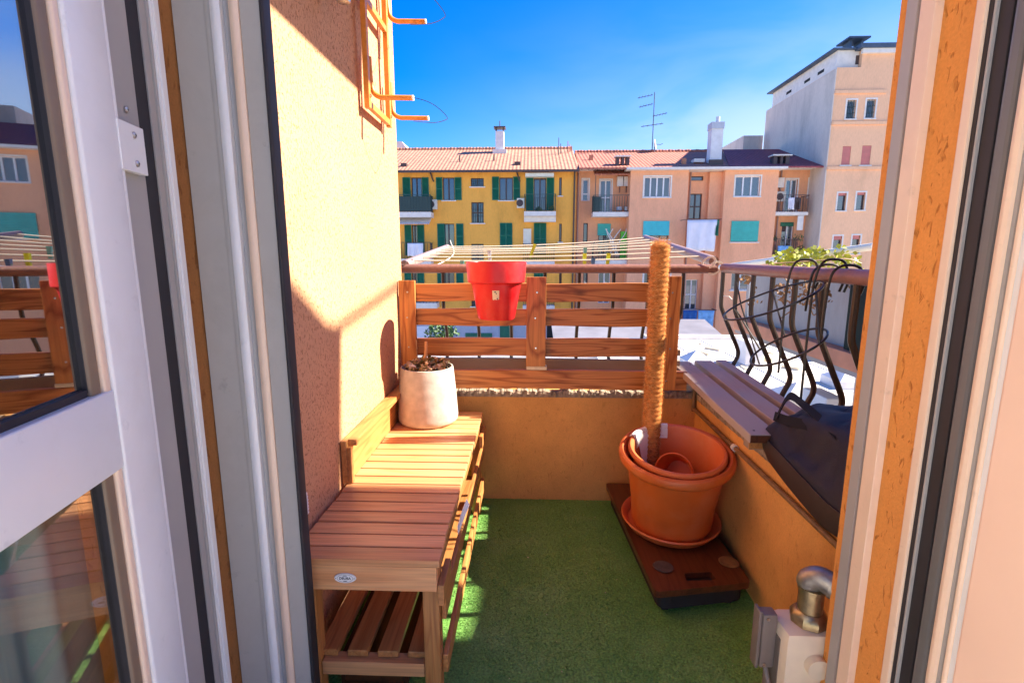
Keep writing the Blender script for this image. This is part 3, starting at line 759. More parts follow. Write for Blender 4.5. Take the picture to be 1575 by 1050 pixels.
# white plastic wrap hanging over the rim behind the pole
def wrap(bm):
    n = 22; rings = []
    for i in range(n):
        t = i / (n - 1); a_ = R(152) - R(64) * t
        def rimp(r, z): return IP + LI @ Vector((r * math.cos(a_), r * math.sin(a_), z + .0012 * math.sin(11 * t)))
        d = .045 + .115 * max(0, 1 - abs(t - .36) / .20) ** .5 if t < .62 else .045
        k = .042 * (d - .03) / .27
        rings.append([rimp(.1545 - k - .004, .296 - d), rimp(.1500, .27), rimp(.161, .3010), rimp(.170, .3025), rimp(.178, .2960), rimp(.1795, .2963), rimp(.171, .3038), rimp(.160, .3024), rimp(.1485, .27), rimp(.153 - k - .004, .296 - d)])
    bm.loft(rings)
tag(part('plastic_wrap', 'plastic_bag', None, wrap, True), 'white plastic sheet draped over the back rim of the terracotta pot', 'plastic sheet')
# coir pole
cb = at(1000, 700, Y=1.93); cb.z = IP.z + .055; ct = at(1016, 372, Y=1.93)
pole = thing('coir_pole', cb, 'tall fuzzy coir moss pole standing in the terracotta pot', 'moss pole')
def coir(bm):
    n, k = 40, 200; rings = []; hgt = ct.z - cb.z
    for i in range(k + 1):
        t = i / k; base = cb.lerp(ct, t)
        rings.append([])
        for j in range(n):
            a_ = 2 * math.pi * j / n
            ph = (t * hgt / .0185 - j / n) * 2 * math.pi
            r_ = .0335 + .0042 * abs(math.sin(ph / 2)) - .002 + .002 * mnoise.noise(Vector((a_ * 2, t * 60, 0))) + .0006 * mnoise.noise(Vector((a_ * 9, t * 260, 4)))
            if i >= k - 2: r_ *= (.86, .6, .0 + .25)[i - (k - 2)]
            rings[-1].append(base + Vector((r_ * math.cos(a_), r_ * math.sin(a_), 0)))
    bm.loft(rings)
coirm = plain('coir_fibre', (.48, .19, .05), .9, 0, .35, 60, .2, .0007, 260)
part('wrapping', coirm, pole, coir, 'all')
def fibres(bm):
    hgt = ct.z - cb.z
    for i in range(6500):
        t = random.random() ** .9; a_ = random.uniform(0, 6.283); base = cb.lerp(ct, t)
        d = Vector((math.cos(a_), math.sin(a_), 0)); tn = Vector((-d.y, d.x, 0)) * random.choice((-1, 1))
        l = random.uniform(.008, .022) * (1.8 if random.random() < .05 else 1)
        p0 = base + d * .034; p1 = p0 + tn * l * .5 + d * random.uniform(.001, .005) + Vector((0, 0, random.uniform(-.004, .006))); p2 = p1 + tn * l * .45 + d * random.uniform(-.004, .006) + Vector((0, 0, random.uniform(-.006, .006)))
        w_ = Vector((0, 0, .00045)) + d * .0003
        f = [bm.bm.verts.new(q) for q in (p0 - w_, p0 + w_, p1 + w_ * .8, p1 - w_ * .8, p2)]
        bm.bm.faces.new(f[:4]); bm.bm.faces.new((f[3], f[2], f[4]))
    for i in range(120):
        a_ = random.uniform(0, 6.28); r_ = .03 * math.sqrt(random.random()); p = ct + Vector((r_ * math.cos(a_), r_ * math.sin(a_), -.004))
        q = p + Vector((random.uniform(-.02, .02), random.uniform(-.02, .02), random.uniform(.008, .03)))
        bm.face([p, p + Vector((.0012, 0, 0)), q])
coirf = plain('coir_fibre_pale', (.74, .42, .16), .8, 0, .3, 60)
fb = part('fibre', coirf, pole, fibres); fb['kind'] = 'stuff'

# ------------------------------------------------------------------ slatted shelf on the right parapet
shelf = thing('slatted_shelf', (.8, 1.9, .52), 'weathered grey wooden slat shelf resting on the right parapet', 'shelf')
def plank(x0, x1, y0, y1, z0, z1, th=.02, name='plank', m='old_y'):
    """slopes from z0 at y0 to z1 at y1"""
    bm = MB(); n = 12; rings = []
    for i in range(n + 1):
        t = i / n; y = y0 + (y1 - y0) * t; z = z0 + (z1 - z0) * t + .001 * math.sin(8 * t + x0 * 40); e = .0025
        rings.append([Vector((x0, y, z - th)), Vector((x0, y, z - e)), Vector((x0 + e, y, z)), Vector((x1 - e, y, z)), Vector((x1, y, z - e)), Vector((x1, y, z - th))])
    bm.loft(rings); return bm.build(name, m, shelf)
plank(.682, .776, 1.50, 2.40, .604, .644, .027)
plank(.804, .886, 1.36, 2.42, .602, .644, .027)
plank(.914, .962, 1.28, 2.44, .600, .644, .027)
bxp('end_grain', 'dark_y', shelf, .683, .775, 1.4975, 1.4995, .579, .6025)
bxp('end_face', 'bench_y', shelf, .696, .780, 1.535, 1.538, .545, .5765, .001)
for y in (1.54, 2.22):
    bxp('batten', 'old_x', shelf, .70, .95, y, y + .045, .540 if y < 2 else .575, .5775 if y < 2 else .607, .002)
for y in (1.53, 2.21):
    bxp('packer', 'mortar', shelf, .77, .94, y, y + .07, .513, .5395 if y < 2 else .5745, .003)
def nails(bm):
    for x in (.708, .758):
        for y in (1.535, 2.34):
            z = .604 + (y - 1.50) / .90 * .040
            bm.lathe([(0, 0), (.004, 0), (.0035, .0016), (0, .002)], (x, y, z), 10)
part('nail', 'rubber', shelf, nails)
# ------------------------------------------------------------------ black bag
bag = thing('black_bag', (.82, 1.25, .52), 'slumped black fabric bag with a webbing strap on the right parapet', 'bag')
def bagbody(bm):
    st_ = [(1.575, [(.765, .600), (.775, .612), (.80, .618), (.83, .622), (.86, .625), (.86, .615), (.82, .606), (.78, .598)]),
           (1.54, [(.742, .548), (.748, .598), (.785, .648), (.85, .674), (.925, .672), (.95, .640), (.88, .630), (.79, .590)]),
           (1.48, [(.734, .528), (.738, .590), (.785, .672), (.87, .712), (.96, .705), (.99, .650), (.90, .632), (.78, .560)]),
           (1.38, [(.730, .514), (.733, .582), (.785, .690), (.88, .742), (.985, .735), (1.02, .660), (.92, .632), (.77, .530)]),
           (1.28, [(.728, .500), (.731, .570), (.785, .700), (.88, .770), (1.00, .765), (1.03, .66), (.94, .57), (.768, .5175)]),
           (1.17, [(.727, .488), (.730, .560), (.785, .700), (.88, .775), (1.00, .775), (1.03, .66), (.94, .54), (.7665, .5175)]),
           (1.04, [(.735, .505), (.737, .555), (.785, .690), (.88, .75), (.98, .74), (1.01, .64), (.93, .53), (.768, .5175)])]
    rings = []
    for y, ps in st_: rings.append([Vector((x, y, z)) for x, z in ps])
    bm.loft(rings)
    bmesh.ops.subdivide_edges(bm.bm, edges=bm.bm.edges[:], cuts=5, use_grid_fill=True, smooth=.6)
    for v in bm.bm.verts:
        n_ = mnoise.noise(v.co * 9) * .018 + mnoise.noise(Vector((v.co.x * 30, v.co.y * 9, v.co.z * 30))) * .005
        fo = abs(mnoise.noise(Vector((v.co.x * 6 + v.co.y * 9, v.co.y * 3 - v.co.x * 8, 2)))) ** .5 * .022 - .012
        if v.co.z > .60: v.co += Vector((-.4, 0, .9)) * (n_ + fo)
part('body', 'bag', bag, bagbody, 'all')
def bagside(bm):
    rings = []
    for y, x, z0, z1 in ((1.545, .7405, .556, .596), (1.48, .7325, .530, .588), (1.38, .7285, .514, .580), (1.28, .7265, .500, .568), (1.17, .7255, .488, .556), (1.05, .733, .500, .553)):
        rings.append([Vector((x, y, z0)), Vector((x - .004, y, (z0 + z1) / 2)), Vector((x, y, z1)), Vector((x + .003, y, z1)), Vector((x + .003, y, z0))])
    bm.loft(rings)
part('side_panel', 'bag_side', bag, bagside, True)
def band(bm, pts, w, th=.003):
    pts = smoothpath(pts, 6); rings = []
    for i, p in enumerate(pts):
        t = (pts[min(i + 1, len(pts) - 1)] - pts[max(i - 1, 0)]).normalized(); wv = Vector(w)
        n_ = t.cross(wv).normalized() * th
        rings.append([p - wv, p + wv, p + wv + n_, p - wv + n_])
    bm.loft(rings)
part('strap', 'black_cloth', bag, lambda q: band(q, [at(1196, 640, X=.775), at(1214, 610, X=.82), at(1235, 622, X=.81), at(1262, 645, X=.80), at(1285, 668, X=.79)], (.012, .020, .006)), True)
part('strap', 'black_cloth', bag, lambda q: band(q, [at(1192, 640, X=.775), at(1215, 648, X=.775), at(1245, 655, X=.785), at(1275, 672, X=.79), at(1300, 660, X=.84)], (.006, .008, .012)), True)

# ------------------------------------------------------------------ wire planter holder hooked on the rail
wh = thing('wire_planter_holder', (.84, 1.6, .8), 'empty black wire planter holder with two hoops hooked over the right rail', 'planter holder')
Lp, Rp = at(1120, 478, X=.735), at(1263, 444, X=.835)
mc = (Lp + Rp) / 2; mj = (Rp - Lp) / 2
mn = Vector((-.10, -.09, -.044))
tubep('hoop', 'wire', wh, [mc + mj * math.cos(a_) + mn * math.sin(a_) for a_ in np.linspace(0, 2 * math.pi, 48, endpoint=False)], .0034, 8, True)
Lq, Rq = at(1159, 546, X=.775), at(1270, 520, X=.835)
mc2 = (Lq + Rq) / 2; mj2 = (Rq - Lq) / 2; mn2 = Vector((-.07, -.06, -.042))
tubep('lower_hoop', 'wire', wh, [mc2 + mj2 * math.cos(a_) + mn2 * math.sin(a_) for a_ in np.linspace(0, 2 * math.pi, 40, endpoint=False)], .0036, 8, True)
for px, ztop, lo in ((1236, 1.135, .75), (1272, 1.122, .98), (1279, 1.137, .70), (1303, 1.122, .90)):
    y = (at(px, 420, X=RX)).y
    pts = [(RX - .042, y + .02, lo), (RX - .046, y + .01, 1.0), (RX - .045, y, 1.085), (RX - .030, y - .005, ztop - .008), (RX, y - .008, ztop), (RX + .030, y - .01, ztop - .01), (RX + .045, y - .01, 1.075), (RX + .036, y - .01, 1.04)]
    tubep('hook', 'wire', wh, smoothpath(pts, 5), .0038, 8)
for t_, t2 in ((3.4, 3.5), (4.4, 4.3), (.2, .3)):
    p = mc + mj * math.cos(t_) + mn * math.sin(t_); q = mc2 + mj2 * math.cos(t2) + mn2 * math.sin(t2)
    tubep('stay', 'wire', wh, [p, p.lerp(q, .5), q], .0036, 6)
tubep('stay', 'wire', wh, [at(1133, 434, X=.78), at(1140, 470, X=.78), at(1168, 560, X=.80)], .003, 6)

# ------------------------------------------------------------------ pipe along the parapet with clip
pp = thing('conduit_pipe', (.745, 1.7, .45), 'thin brown pipe clipped along the right parapet below the shelf', 'pipe')
tubep('tube', 'pipe', pp, [(XR - .012, 2.226, .462), (XR - .012, 1.7, .460), (XR - .012, 1.01, .457)], .0085, 10)
tubep('riser', 'pipe', pp, [(XR - .012, 2.227, .45), (XR - .012, 2.227, .60)], .0085, 10)
for y in (1.76,):
    part('clip', 'white_plastic', pp, lambda q: q.tube([(XR - .012, y - .009, .46), (XR - .012, y + .009, .46)], .0125, 14), True)

# ------------------------------------------------------------------ gas tap and boxes at the right
gb = thing('meter_box', at(1200, 1020, Y=1.08), 'cream enamel meter housing at the lower right corner by the reveal', 'meter box')
def gcase(bm):
    x0, x1, y0, y1 = .575, .70, 1.004, 1.10
    bm.box(x0, x1, y0, y1, -.0, .322, .022)
part('case', 'boxcream', gb, gcase, True)
part('boss', 'boxcream', gb, lambda q: q.tube([(.640, 1.006, .252), (.640, .985, .252)], .024, 24), True)
part('seam', 'boxgrey', gb, lambda q: q.box(.5735, .5755, 1.03, 1.09, .05, .29))
jb = thing('junction_box', (.57, 1.12, .2), 'grey square junction box left of the brass gas tap', 'junction box')
part('case', 'boxgrey', jb, lambda q: q.box(.5405, .574, 1.046, 1.078, .20, .338, .006), True)
part('cover', 'boxgrey', jb, lambda q: q.box(.533, .540, 1.050, 1.080, .196, .343, .002), True)
for zz in (.328, .21): part('screw', 'steel', jb, lambda q: q.tube([(.551, 1.0459, zz), (.551, 1.0439, zz)], .004, 10))
tubep('cable', 'boxgrey', jb, [(.560, 1.06, .20), (.562, 1.03, .15), (.568, .995, .06)], .006, 8)
tap = thing('gas_tap', (.645, 1.06, .33), 'tarnished brass elbow tap standing on the cream meter housing', 'gas tap')
tcx, tcy = .645, 1.052
part('flange', 'brass', tap, lambda q: q.lathe([(0, .3222), (.040, .3222), (.041, .336), (.034, .348), (.030, .352), (0, .352)], (tcx, tcy, 0), 8), True)
part('stem', 'brass', tap, lambda q: q.lathe([(0, .3522), (.026, .3522), (.026, .40), (.029, .402), (.029, .41), (0, .41)], (tcx, tcy, 0), 24), True)
part('elbow', 'zinc', tap, lambda q: q.tube(smoothpath([(tcx - .006, tcy + .004, .406), (tcx - .004, tcy + .002, .424), (tcx + .010, tcy - .012, .437), (tcx + .030, tcy - .034, .432)], 6), [.022, .024, .025, .026, .026, .026] + [.0265] * 12 + [.0285], 20), True)
part('collar', 'zinc', tap, lambda q: q.tube([(tcx + .024, tcy - .028, .4335), (tcx + .033, tcy - .037, .4315)], .029, 24), True)
part('nut', 'brass', tap, lambda q: q.tube([(tcx + .0332, tcy - .0372, .4314), (tcx + .041, tcy - .045, .4295)], .017, 6))
part('plug', 'rubber', tap, lambda q: q.tube([(tcx + .0412, tcy - .0452, .4294), (tcx + .043, tcy - .047, .429)], .010, 12))

# ------------------------------------------------------------------ vent plate on the left wall
vp = at(466, 776, X=XL + .003)
vt = thing('vent_cover', vp, 'small white louvred vent on the left wall beside the bench', 'vent cover')
part('plate', 'white_plastic', vt, lambda q: q.box(XL + .001, XL + .012, vp.y - .05, vp.y + .012, vp.z - .03, vp.z + .03, .003))
def louvres(bm):
    for i in range(6): bm.box(XL + .0122, XL + .015, vp.y - .045, vp.y + .006, vp.z - .024 + i * .0085, vp.z - .0195 + i * .0085)
part('louvre', 'white_plastic', vt, louvres)

# ------------------------------------------------------------------ folded bracket rack high on the left wall
rk = thing('wall_drying_rack', (XL, 1.9, 1.66), 'ochre metal drying rack with projecting arms high on the left wall', 'drying rack')
rx = XL + .028
for y in (1.795, 2.055):
    bxp('upright', 'bracket', rk, rx - .009, rx + .009, y - .011, y + .011, 1.64, 2.62, .002)
for z in (1.655, 1.985, 2.4):
    bxp('crossbar', 'bracket', rk, rx - .008, rx + .008, 1.807, 2.043, z - .011, z + .011, .002)
for y in (1.825, 2.085):
    for z in (1.682, 2.03):
        pts = smoothpath([(rx + .002, y, z + .13), (rx + .004, y, z + .06), (rx + .012, y, z + .018), (rx + .035, y, z + .002), (rx + .07, y, z), (rx + .145, y, z - .002)], 5)
        tubep('arm', 'bracket', rk, pts, .0085, 10)
        part('arm_cap', 'white_plastic', rk, lambda q: q.tube([(rx + .1455, y, z - .002), (rx + .151, y, z - .002)], .009, 10))
for z in (1.682, 2.03):
    tip = rx + .148
    tubep('wire', 'wire', rk, smoothpath([(tip, 1.825, z), (tip + .04, 1.86, z - .003), (tip + .07, 1.9, z - .012), (tip + .095, 1.96, z - .03), (tip + .08, 1.99, z - .034), (tip + .03, 2.03, z - .032), (rx + .09, 2.085, z - .012)], 6), .0012, 5)
part('bolt', 'steel', rk, lambda q: [q.tube([(rx + .009, y, 1.68), (rx + .013, y, 1.68)], .006, 8) for y in (1.795, 2.055)])
lm = at(528, 2, X=XL + .06)
lmp = thing('wall_lamp', lm, 'small metal wall lamp at the top edge on the shaded left wall', 'wall lamp')
part('housing', 'steel', lmp, lambda q: q.lathe([(0, 0), (.018, .002), (.022, .02), (.02, .09), (0, .095)], lm + Vector((0, 0, -.005)), 16), True)
part('bracket', 'bracket', lmp, lambda q: q.box(XL + .001, lm.x - .022, lm.y - .01, lm.y + .01, lm.z + .02, lm.z + .04, .002))

# ================================================================== DOOR, FRAME, SHUTTER
ZT = 2.33
def px_on(px, x): return at(px, 525, X=x).y
fr = thing('door_frame', (0, .8, 0), 'white aluminium door frame with dark gaskets around the opening', 'door frame')
def jamb(name, m, pa, pb, x, th=.03, bev=.0015, sgn=1):
    ya, yb = sorted((px_on(pa, x), px_on(pb, x)))
    bm = MB(); bm.box(min(x, x + th * sgn), max(x, x + th * sgn), ya, yb, -.01, ZT, bev); return bm.build(name, m, fr)
jamb('outer_bead', 'alu_warm', 1427, 1441, XV - .006, .03, .003)
jamb('gasket', 'rubber', 1442, 1452, XV - .001)
jamb('bead', 'alu_grey', 1452.5, 1456, XV - .002)
jamb('gasket', 'rubber', 1456.5, 1480, XV + .003)
jamb('jamb_profile', 'alu_dark', 1481, 1502, XV - .004, .03, .006)
jamb('bead', 'alu_warm', 1503, 1519, XV - .008, .03, .007)
jamb('jamb_profile', 'alu_grey', 1520, 1531, XV - .002, .03, .003)
jamb('bead', 'alu_warm', 1532, 1539, XV - .006, .03, .004)
jamb('jamb_profile', 'alu', 1540, 1556, XV - .001, .03, .004)
bm = MB(); bm.box(XV - .004, XV + .05, .25, px_on(1557, XV), -.01, ZT, .004); bm.build('lining', 'alu_pale', fr)
bm = MB(); bm.box(-.70, XV + .05, .72, .82, ZT + .001, ZT + .06, .004); bm.build('head_profile', 'alu', fr)
bm = MB(); bm.box(-.70, XV + .02, .72, .82, -.011, .012, .003); bm.build('sill', 'alu_grey', fr)
# left jamb
for nm, m, pa, pb, x in (('gasket', 'rubber', 253, 272, -.655), ('jamb_profile', 'alu_grey', 272.5, 283, -.652), ('bead', 'alu_grey', 283.5, 288, -.648), ('bead', 'alu', 288.5, 293, -.645), ('outer_bead', 'alu', 293.5, 300, -.642)):
    jamb(nm, m, pa, pb, x, .05, .001, -1)

# roller blind guide on the right reveal
gd = thing('shutter_guide', (XV, .94, 0), 'white metal roller shutter guide with a dark slot on the right reveal', 'shutter guide')
for nm, m, pa, pb, x, th in (('flange', 'alu_grey', 1332, 1347, XV - .010, .02), ('slot', 'rubber', 1347.3, 1350.7, XV - .004, .014), ('flange', 'alu_warm', 1351, 1371, XV - .014, .024)):
    ya, yb = sorted((px_on(pa, x), px_on(pb, x)))
    bm = MB(); bm.box(x, x + th, ya, yb, -.01, ZT, .0015); bm.build(nm, m, gd)

# outside shutter leaf standing open against the left wall: a stack of vertical profiles seen edge-on
P0, P1 = Vector((-.652, .978, 0)), Vector((at(445, 525, Y=.992).x, .992, 0))
ls = thing('shutter_leaf', (-.56, 1.0, 0), 'pale grey aluminium shutter post standing folded beside the left stucco wall', 'shutter')
ud = (P1 - P0).normalized(); nrm = Vector((ud.y, -ud.x, 0))
def seg_s(px):
    d = at(px, 525, Y=1.0); dx, dy = d.x, d.y          # ray direction in plan
    den = ud.x * dy - ud.y * dx
    return (P0.y * dx - P0.x * dy) / den
def prof(name, m, pa, pb, out0, out1, th=.03):
    sa_, sb2 = seg_s(pa), seg_s(pb)
    k = 5; front = []
    for i in range(k + 1):
        t = i / k; s_ = sa_ + (sb2 - sa_) * t
        front.append(P0 + ud * s_ + nrm * (out0 + (out1 - out0) * math.sin(math.pi * t)))
    back_ = [P0 + ud * sb2 - nrm * th, P0 + ud * sa_ - nrm * th]
    bm = MB(); bm.prism([(p.x, p.y) for p in front + back_], -.01, ZT); bm.build(name, m, ls, True)
prof('post_face', 'alu_mid', 318, 362, .0, .0)
prof('post_face', 'alu_mid', 362.3, 371.5, .001, .002)
prof('raised_bead', 'alu', 372, 386, .006, .009)
prof('groove', 'alu_grey', 386.5, 396, -.006, -.008, .02)
prof('raised_bead', 'alu_warm', 396.5, 410, .002, .006)
prof('edge_face', 'alu_mid', 410.5, 438, -.002, -.002)
prof('rubber_edge', 'rubber', 438.3, 445, .0, .004)

# open door leaf on the left
HG = Vector((-.628, .852, 0)); LD = Vector((.194, -.981, 0)).normalized(); LN = Vector((.981, .194, 0)).normalized()
door = thing('glazed_door', HG, 'white framed glass door leaf standing open inwards on the left', 'door')
def lbox(name, m, s0, s1, n0, n1, z0, z1, bev=.0, parent=None, smooth=False):
    """box along the leaf: s from the hinge, n out of its face"""
    bm = MB(); c = [(s0, n0), (s1, n0), (s1, n1), (s0, n1)]
    vs = bm.prism([((HG + LD * s + LN * n).x, (HG + LD * s + LN * n).y) for s, n in c], z0, z1)
    if bev: bmesh.ops.bevel(bm.bm, geom=bm.bm.edges[:], offset=bev, segments=3, affect='EDGES', profile=.5)
    return bm.build(name, m, parent or door, smooth)
def leaf_at(px, py, n=0.0):
    d = _m @ Vector(((px - 787.5) / FPX, -(py - 525) / FPX, -1)); o = HG + LN * n
    t = (o.dot(LN)) / d.dot(LN); p = Vector((0, 0, EYE)) + d * t
    return (p - o).dot(LD), p.z
s_ = lambda px, n=0.0: leaf_at(px, 525, n)[0]
s_st0, s_st1, s_b1, s_g1 = s_(223), s_(172), s_(143), s_(121, -.02)
lbox('stile_rebate', 'alu_grey', s_(254, -.012), s_st0 - .0005, -.04, -.012, .0, 2.28, .001)
lbox('rebate_bead', 'alu', s_st0 - .010, s_st0 - .0006, -.011, -.002, .0, 2.28, .003)
lbox('stile', 'alu', s_st0, s_st1 + .006, -.04, .0, .0, 2.28, .004, None, True)
sm_ = s_(157)
lbox('glazing_bead', 'alu_warm', s_st1 + .0065, sm_, -.03, -.004, .0, 2.28, .004, None, True)
lbox('bead_reflection_half', 'bead_reflection', sm_ + .0005, s_b1 + .004, -.03, -.008, .0, 2.28, .004, None, True)  # inner half of the bead: reflection on its curve put into the brown
for z0, z1 in ((.965, 2.19), (.12, .838)):
    lbox('gasket', 'rubber', s_b1 + .0045, s_g1 + .004, -.028, -.012, z0, z1, .001)
zr1 = leaf_at(172, 601)[1]; zr0 = leaf_at(188, 722)[1]
lbox('mid_rail', 'alu', s_st1 + .0068, .82, -.0385, -.002, zr0, zr1, .003, None, True)
lbox('rail_gasket', 'rubber', s_b1 + .006, .82, -.026, -.012, zr1 + .0005, zr1 + .010)
lbox('bottom_rail', 'alu', s_st1 + .0068, .82, -.0385, -.002, .0, .118, .003)
lbox('top_rail', 'alu', s_st1 + .0068, .82, -.0385, -.002, 2.192, 2.28, .003)
lbox('far_stile', 'alu', .822, .90, -.04, .0, .0, 2.28, .004)
for z0, z1 in ((zr1 + .0105, 2.19), (.12, zr0 - .002)):
    lbox('glass', 'leafglass' if z0 > .5 else 'leafglass_low', s_g1 + .002, .82, -.021, -.019, z0, z1)
sh, zh = leaf_at(203, 228)
hp = lbox('hinge_plate', 'alu', leaf_at(222, 228)[0], leaf_at(184, 228)[0], -.011, .0015, leaf_at(203, 264)[1], leaf_at(203, 192)[1], .001)
def screw(px, py, n):
    sx, z = leaf_at(px, py, n)
    c = HG + LD * sx + LN * n + Vector((0, 0, z))
    rot = Matrix((LD, Vector((0, 0, 1)), LN)).transposed()
    bm = MB(); bm.lathe([(0, 0), (.0052, 0), (.005, .0012), (.0035, .0024), (0, .003)], c, 20, rot); o = bm.build('screw', 'steel', door, True)
    bm = MB()
    for u_ in (LD, Vector((0, 0, 1))):
        v_ = LN.cross(u_)
        a_ = c + LN * .0030; w_ = .0005
        bm.face([a_ - u_ * .0024 - v_ * w_, a_ + u_ * .0024 - v_ * w_, a_ + u_ * .0024 + v_ * w_, a_ - u_ * .0024 + v_ * w_])
    bm.build('slot', 'rubber', o)
screw(206, 208, .0016); screw(211, 252, .0016); screw(194, 169, -.011)
# striped curtain hanging on the back of the lower pane
def curtain_mat():
    m, nt, bb = mat('striped_curtain'); tc = N(nt, 'ShaderNodeTexCoord'); sp = N(nt, 'ShaderNodeSeparateXYZ'); nt.links.new(tc.outputs['Object'], sp.inputs[0])
    mr = N(nt, 'ShaderNodeMapRange'); mr.inputs['From Min'].default_value = -.30; mr.inputs['From Max'].default_value = .30; nt.links.new(sp.outputs[1], mr.inputs[0])
    n = N(nt, 'ShaderNodeTexNoise', Scale=7.0); nt.links.new(tc.outputs['Object'], n.inputs['Vector'])
    c = ramp(nt, mr.outputs[0], [(.0, (.5, .4, .3)), (.45, (.5, .4, .3)), (.62, (.13, .32, .34)), (.76, (.15, .36, .38)), (.85, (.5, .62, .5)), (.90, (.36, .3, .2)), (1, (.2, .16, .1))])
    nt.links.new(mixc(nt, 1.0, c, ramp(nt, n.outputs[0], [(.3, g(.8)), (.7, g(1.1))]), 'MULTIPLY'), bb.inputs['Base Color']); bb.inputs['Roughness'].default_value = .9
    return m
cm = MB(); rings = []
for i in range(60):
    t = i / 59; s__ = s_g1 + .004 + (.80 - s_g1) * t
    def cp_(z, k): 
        p = HG + LD * s__ + LN * (-.050 + .006 * math.sin(t * 60) + k); return Vector((p.x, p.y, z))
    rings.append([cp_(.02, 0), cp_(zr0 + .02, 0), cp_(zr0 + .02, -.003), cp_(.02, -.003)])
cm.loft(rings); tag(cm.build('curtain', curtain_mat(), None, True), 'teal and beige curtain hanging behind the lower pane of the open door', 'curtain')

# ================================================================== ACROSS THE COURTYARD
def W(r, Y):
    """photo rectangle -> x0, x1, z0, z1 on the vertical plane y = Y"""
    x0, y0, x1, y1 = r; ym = (y0 + y1) / 2; xm = (x0 + x1) / 2
    return at(x0, ym, Y=Y).x, at(x1, ym, Y=Y).x, at(xm, y1, Y=Y).z, at(xm, y0, Y=Y).z
def holed(bm, x0, x1, z0, z1, Y, holes, depth=.22):
    """front face of a wall with window openings and their reveals"""
    xs = sorted({x0, x1} | {v for h in holes for v in h[:2] if x0 < v < x1}); zs = sorted({z0, z1} | {v for h in holes for v in h[2:] if z0 < v < z1})
    for i in range(len(xs) - 1):
        for j in range(len(zs) - 1):
            cx, cz = (xs[i] + xs[i + 1]) / 2, (zs[j] + zs[j + 1]) / 2
            if any(h[0] < cx < h[1] and h[2] < cz < h[3] for h in holes): continue
            bm.quad((xs[i], Y, zs[j]), (xs[i + 1], Y, zs[j]), (xs[i + 1], Y, zs[j + 1]), (xs[i], Y, zs[j + 1]))
    for a, b_, c, d in holes:
        for p, q in (((a, c), (b_, c)), ((b_, c), (b_, d)), ((b_, d), (a, d)), ((a, d), (a, c))):
            bm.quad((p[0], Y, p[1]), (q[0], Y, q[1]), (q[0], Y + depth, q[1]), (p[0], Y + depth, p[1]))
def window(root, h, Y, frame='frame_dark', n=2, sill=True, bars=0, shut=None, halfrail=False, surround=None):
    x0, x1, z0, z1 = h; y = Y + .12; f = .055
    bm = MB()
    bm.box(x0, x0 + f, y, y + .05, z0, z1); bm.box(x1 - f, x1, y, y + .05, z0, z1)
    bm.box(x0 + f, x1 - f, y, y + .05, z0, z0 + f); bm.box(x0 + f, x1 - f, y, y + .05, z1 - f, z1)
    for k in range(1, n):
        xm = x0 + (x1 - x0) * k / n; bm.box(xm - f * .8, xm + f * .8, y - .005, y + .045, z0 + f, z1 - f)
    if halfrail:
        zm = z0 + (z1 - z0) * halfrail; bm.box(x0 + f, x1 - f, y + .003, y + .042, zm - .04, zm + .04)
    w = bm.build('window', frame, root)
    bm = MB(); bm.box(x0 + f, x1 - f, y + .046, y + .07, z0 + f, z1 - f); bm.build('pane', 'glass', w)
    if sill: bxp('sill', 'trim', w, x0 - .1, x1 + .1, Y - .07, Y + .1, z0 - .07, z0 - .003)
    if surround:
        bm = MB(); q = .09
        bm.box(x0 - q, x0 - .002, Y - .02, Y + .05, z0, z1 + q); bm.box(x1 + .002, x1 + q, Y - .02, Y + .05, z0, z1 + q); bm.box(x0, x1, Y - .02, Y + .05, z1 + .002, z1 + q)
        bm.build('surround', surround, w)
    if bars:
        bm = MB()
        for k in range(1, bars): xx = x0 + (x1 - x0) * k / bars; bm.box(xx - .012, xx + .012, Y + .03, Y + .05, z0, z1)
        for k in range(1, 3): zz = z0 + (z1 - z0) * k / 3; bm.box(x0, x1, Y + .052, Y + .066, zz - .012, zz + .012)
        bm.build('grille', 'iron', w)
    return w
def shutter(root, r, Y):
    x0, x1, z0, z1 = W(r, Y)
    bm = MB(); y0, y1 = Y - .065, Y - .012; e = .05
    bm.box(x0, x0 + e, y0, y1, z0, z1); bm.box(x1 - e, x1, y0, y1, z0, z1); bm.box(x0 + e, x1 - e, y0, y1, z0, z0 + e); bm.box(x0 + e, x1 - e, y0, y1, z1 - e, z1)
    zm = (z0 + z1) / 2; bm.box(x0 + e, x1 - e, y0, y1, zm - .03, zm + .03); bm.box(x0 + .01, x1 - .01, y1 + .001, y1 + .006, z0 + .01, z1 - .01)
    n = max(4, int((z1 - z0) / .09))
    for k in range(n):
        z = z0 + e + (z1 - z0 - 2 * e) * (k + .5) / n
        bm.quad((x0 + e, y0 + .01, z - .035), (x1 - e, y0 + .01, z - .035), (x1 - e, y1, z + .035), (x0 + e, y1, z + .035))
    return bm.build('shutter', 'shutter', root)
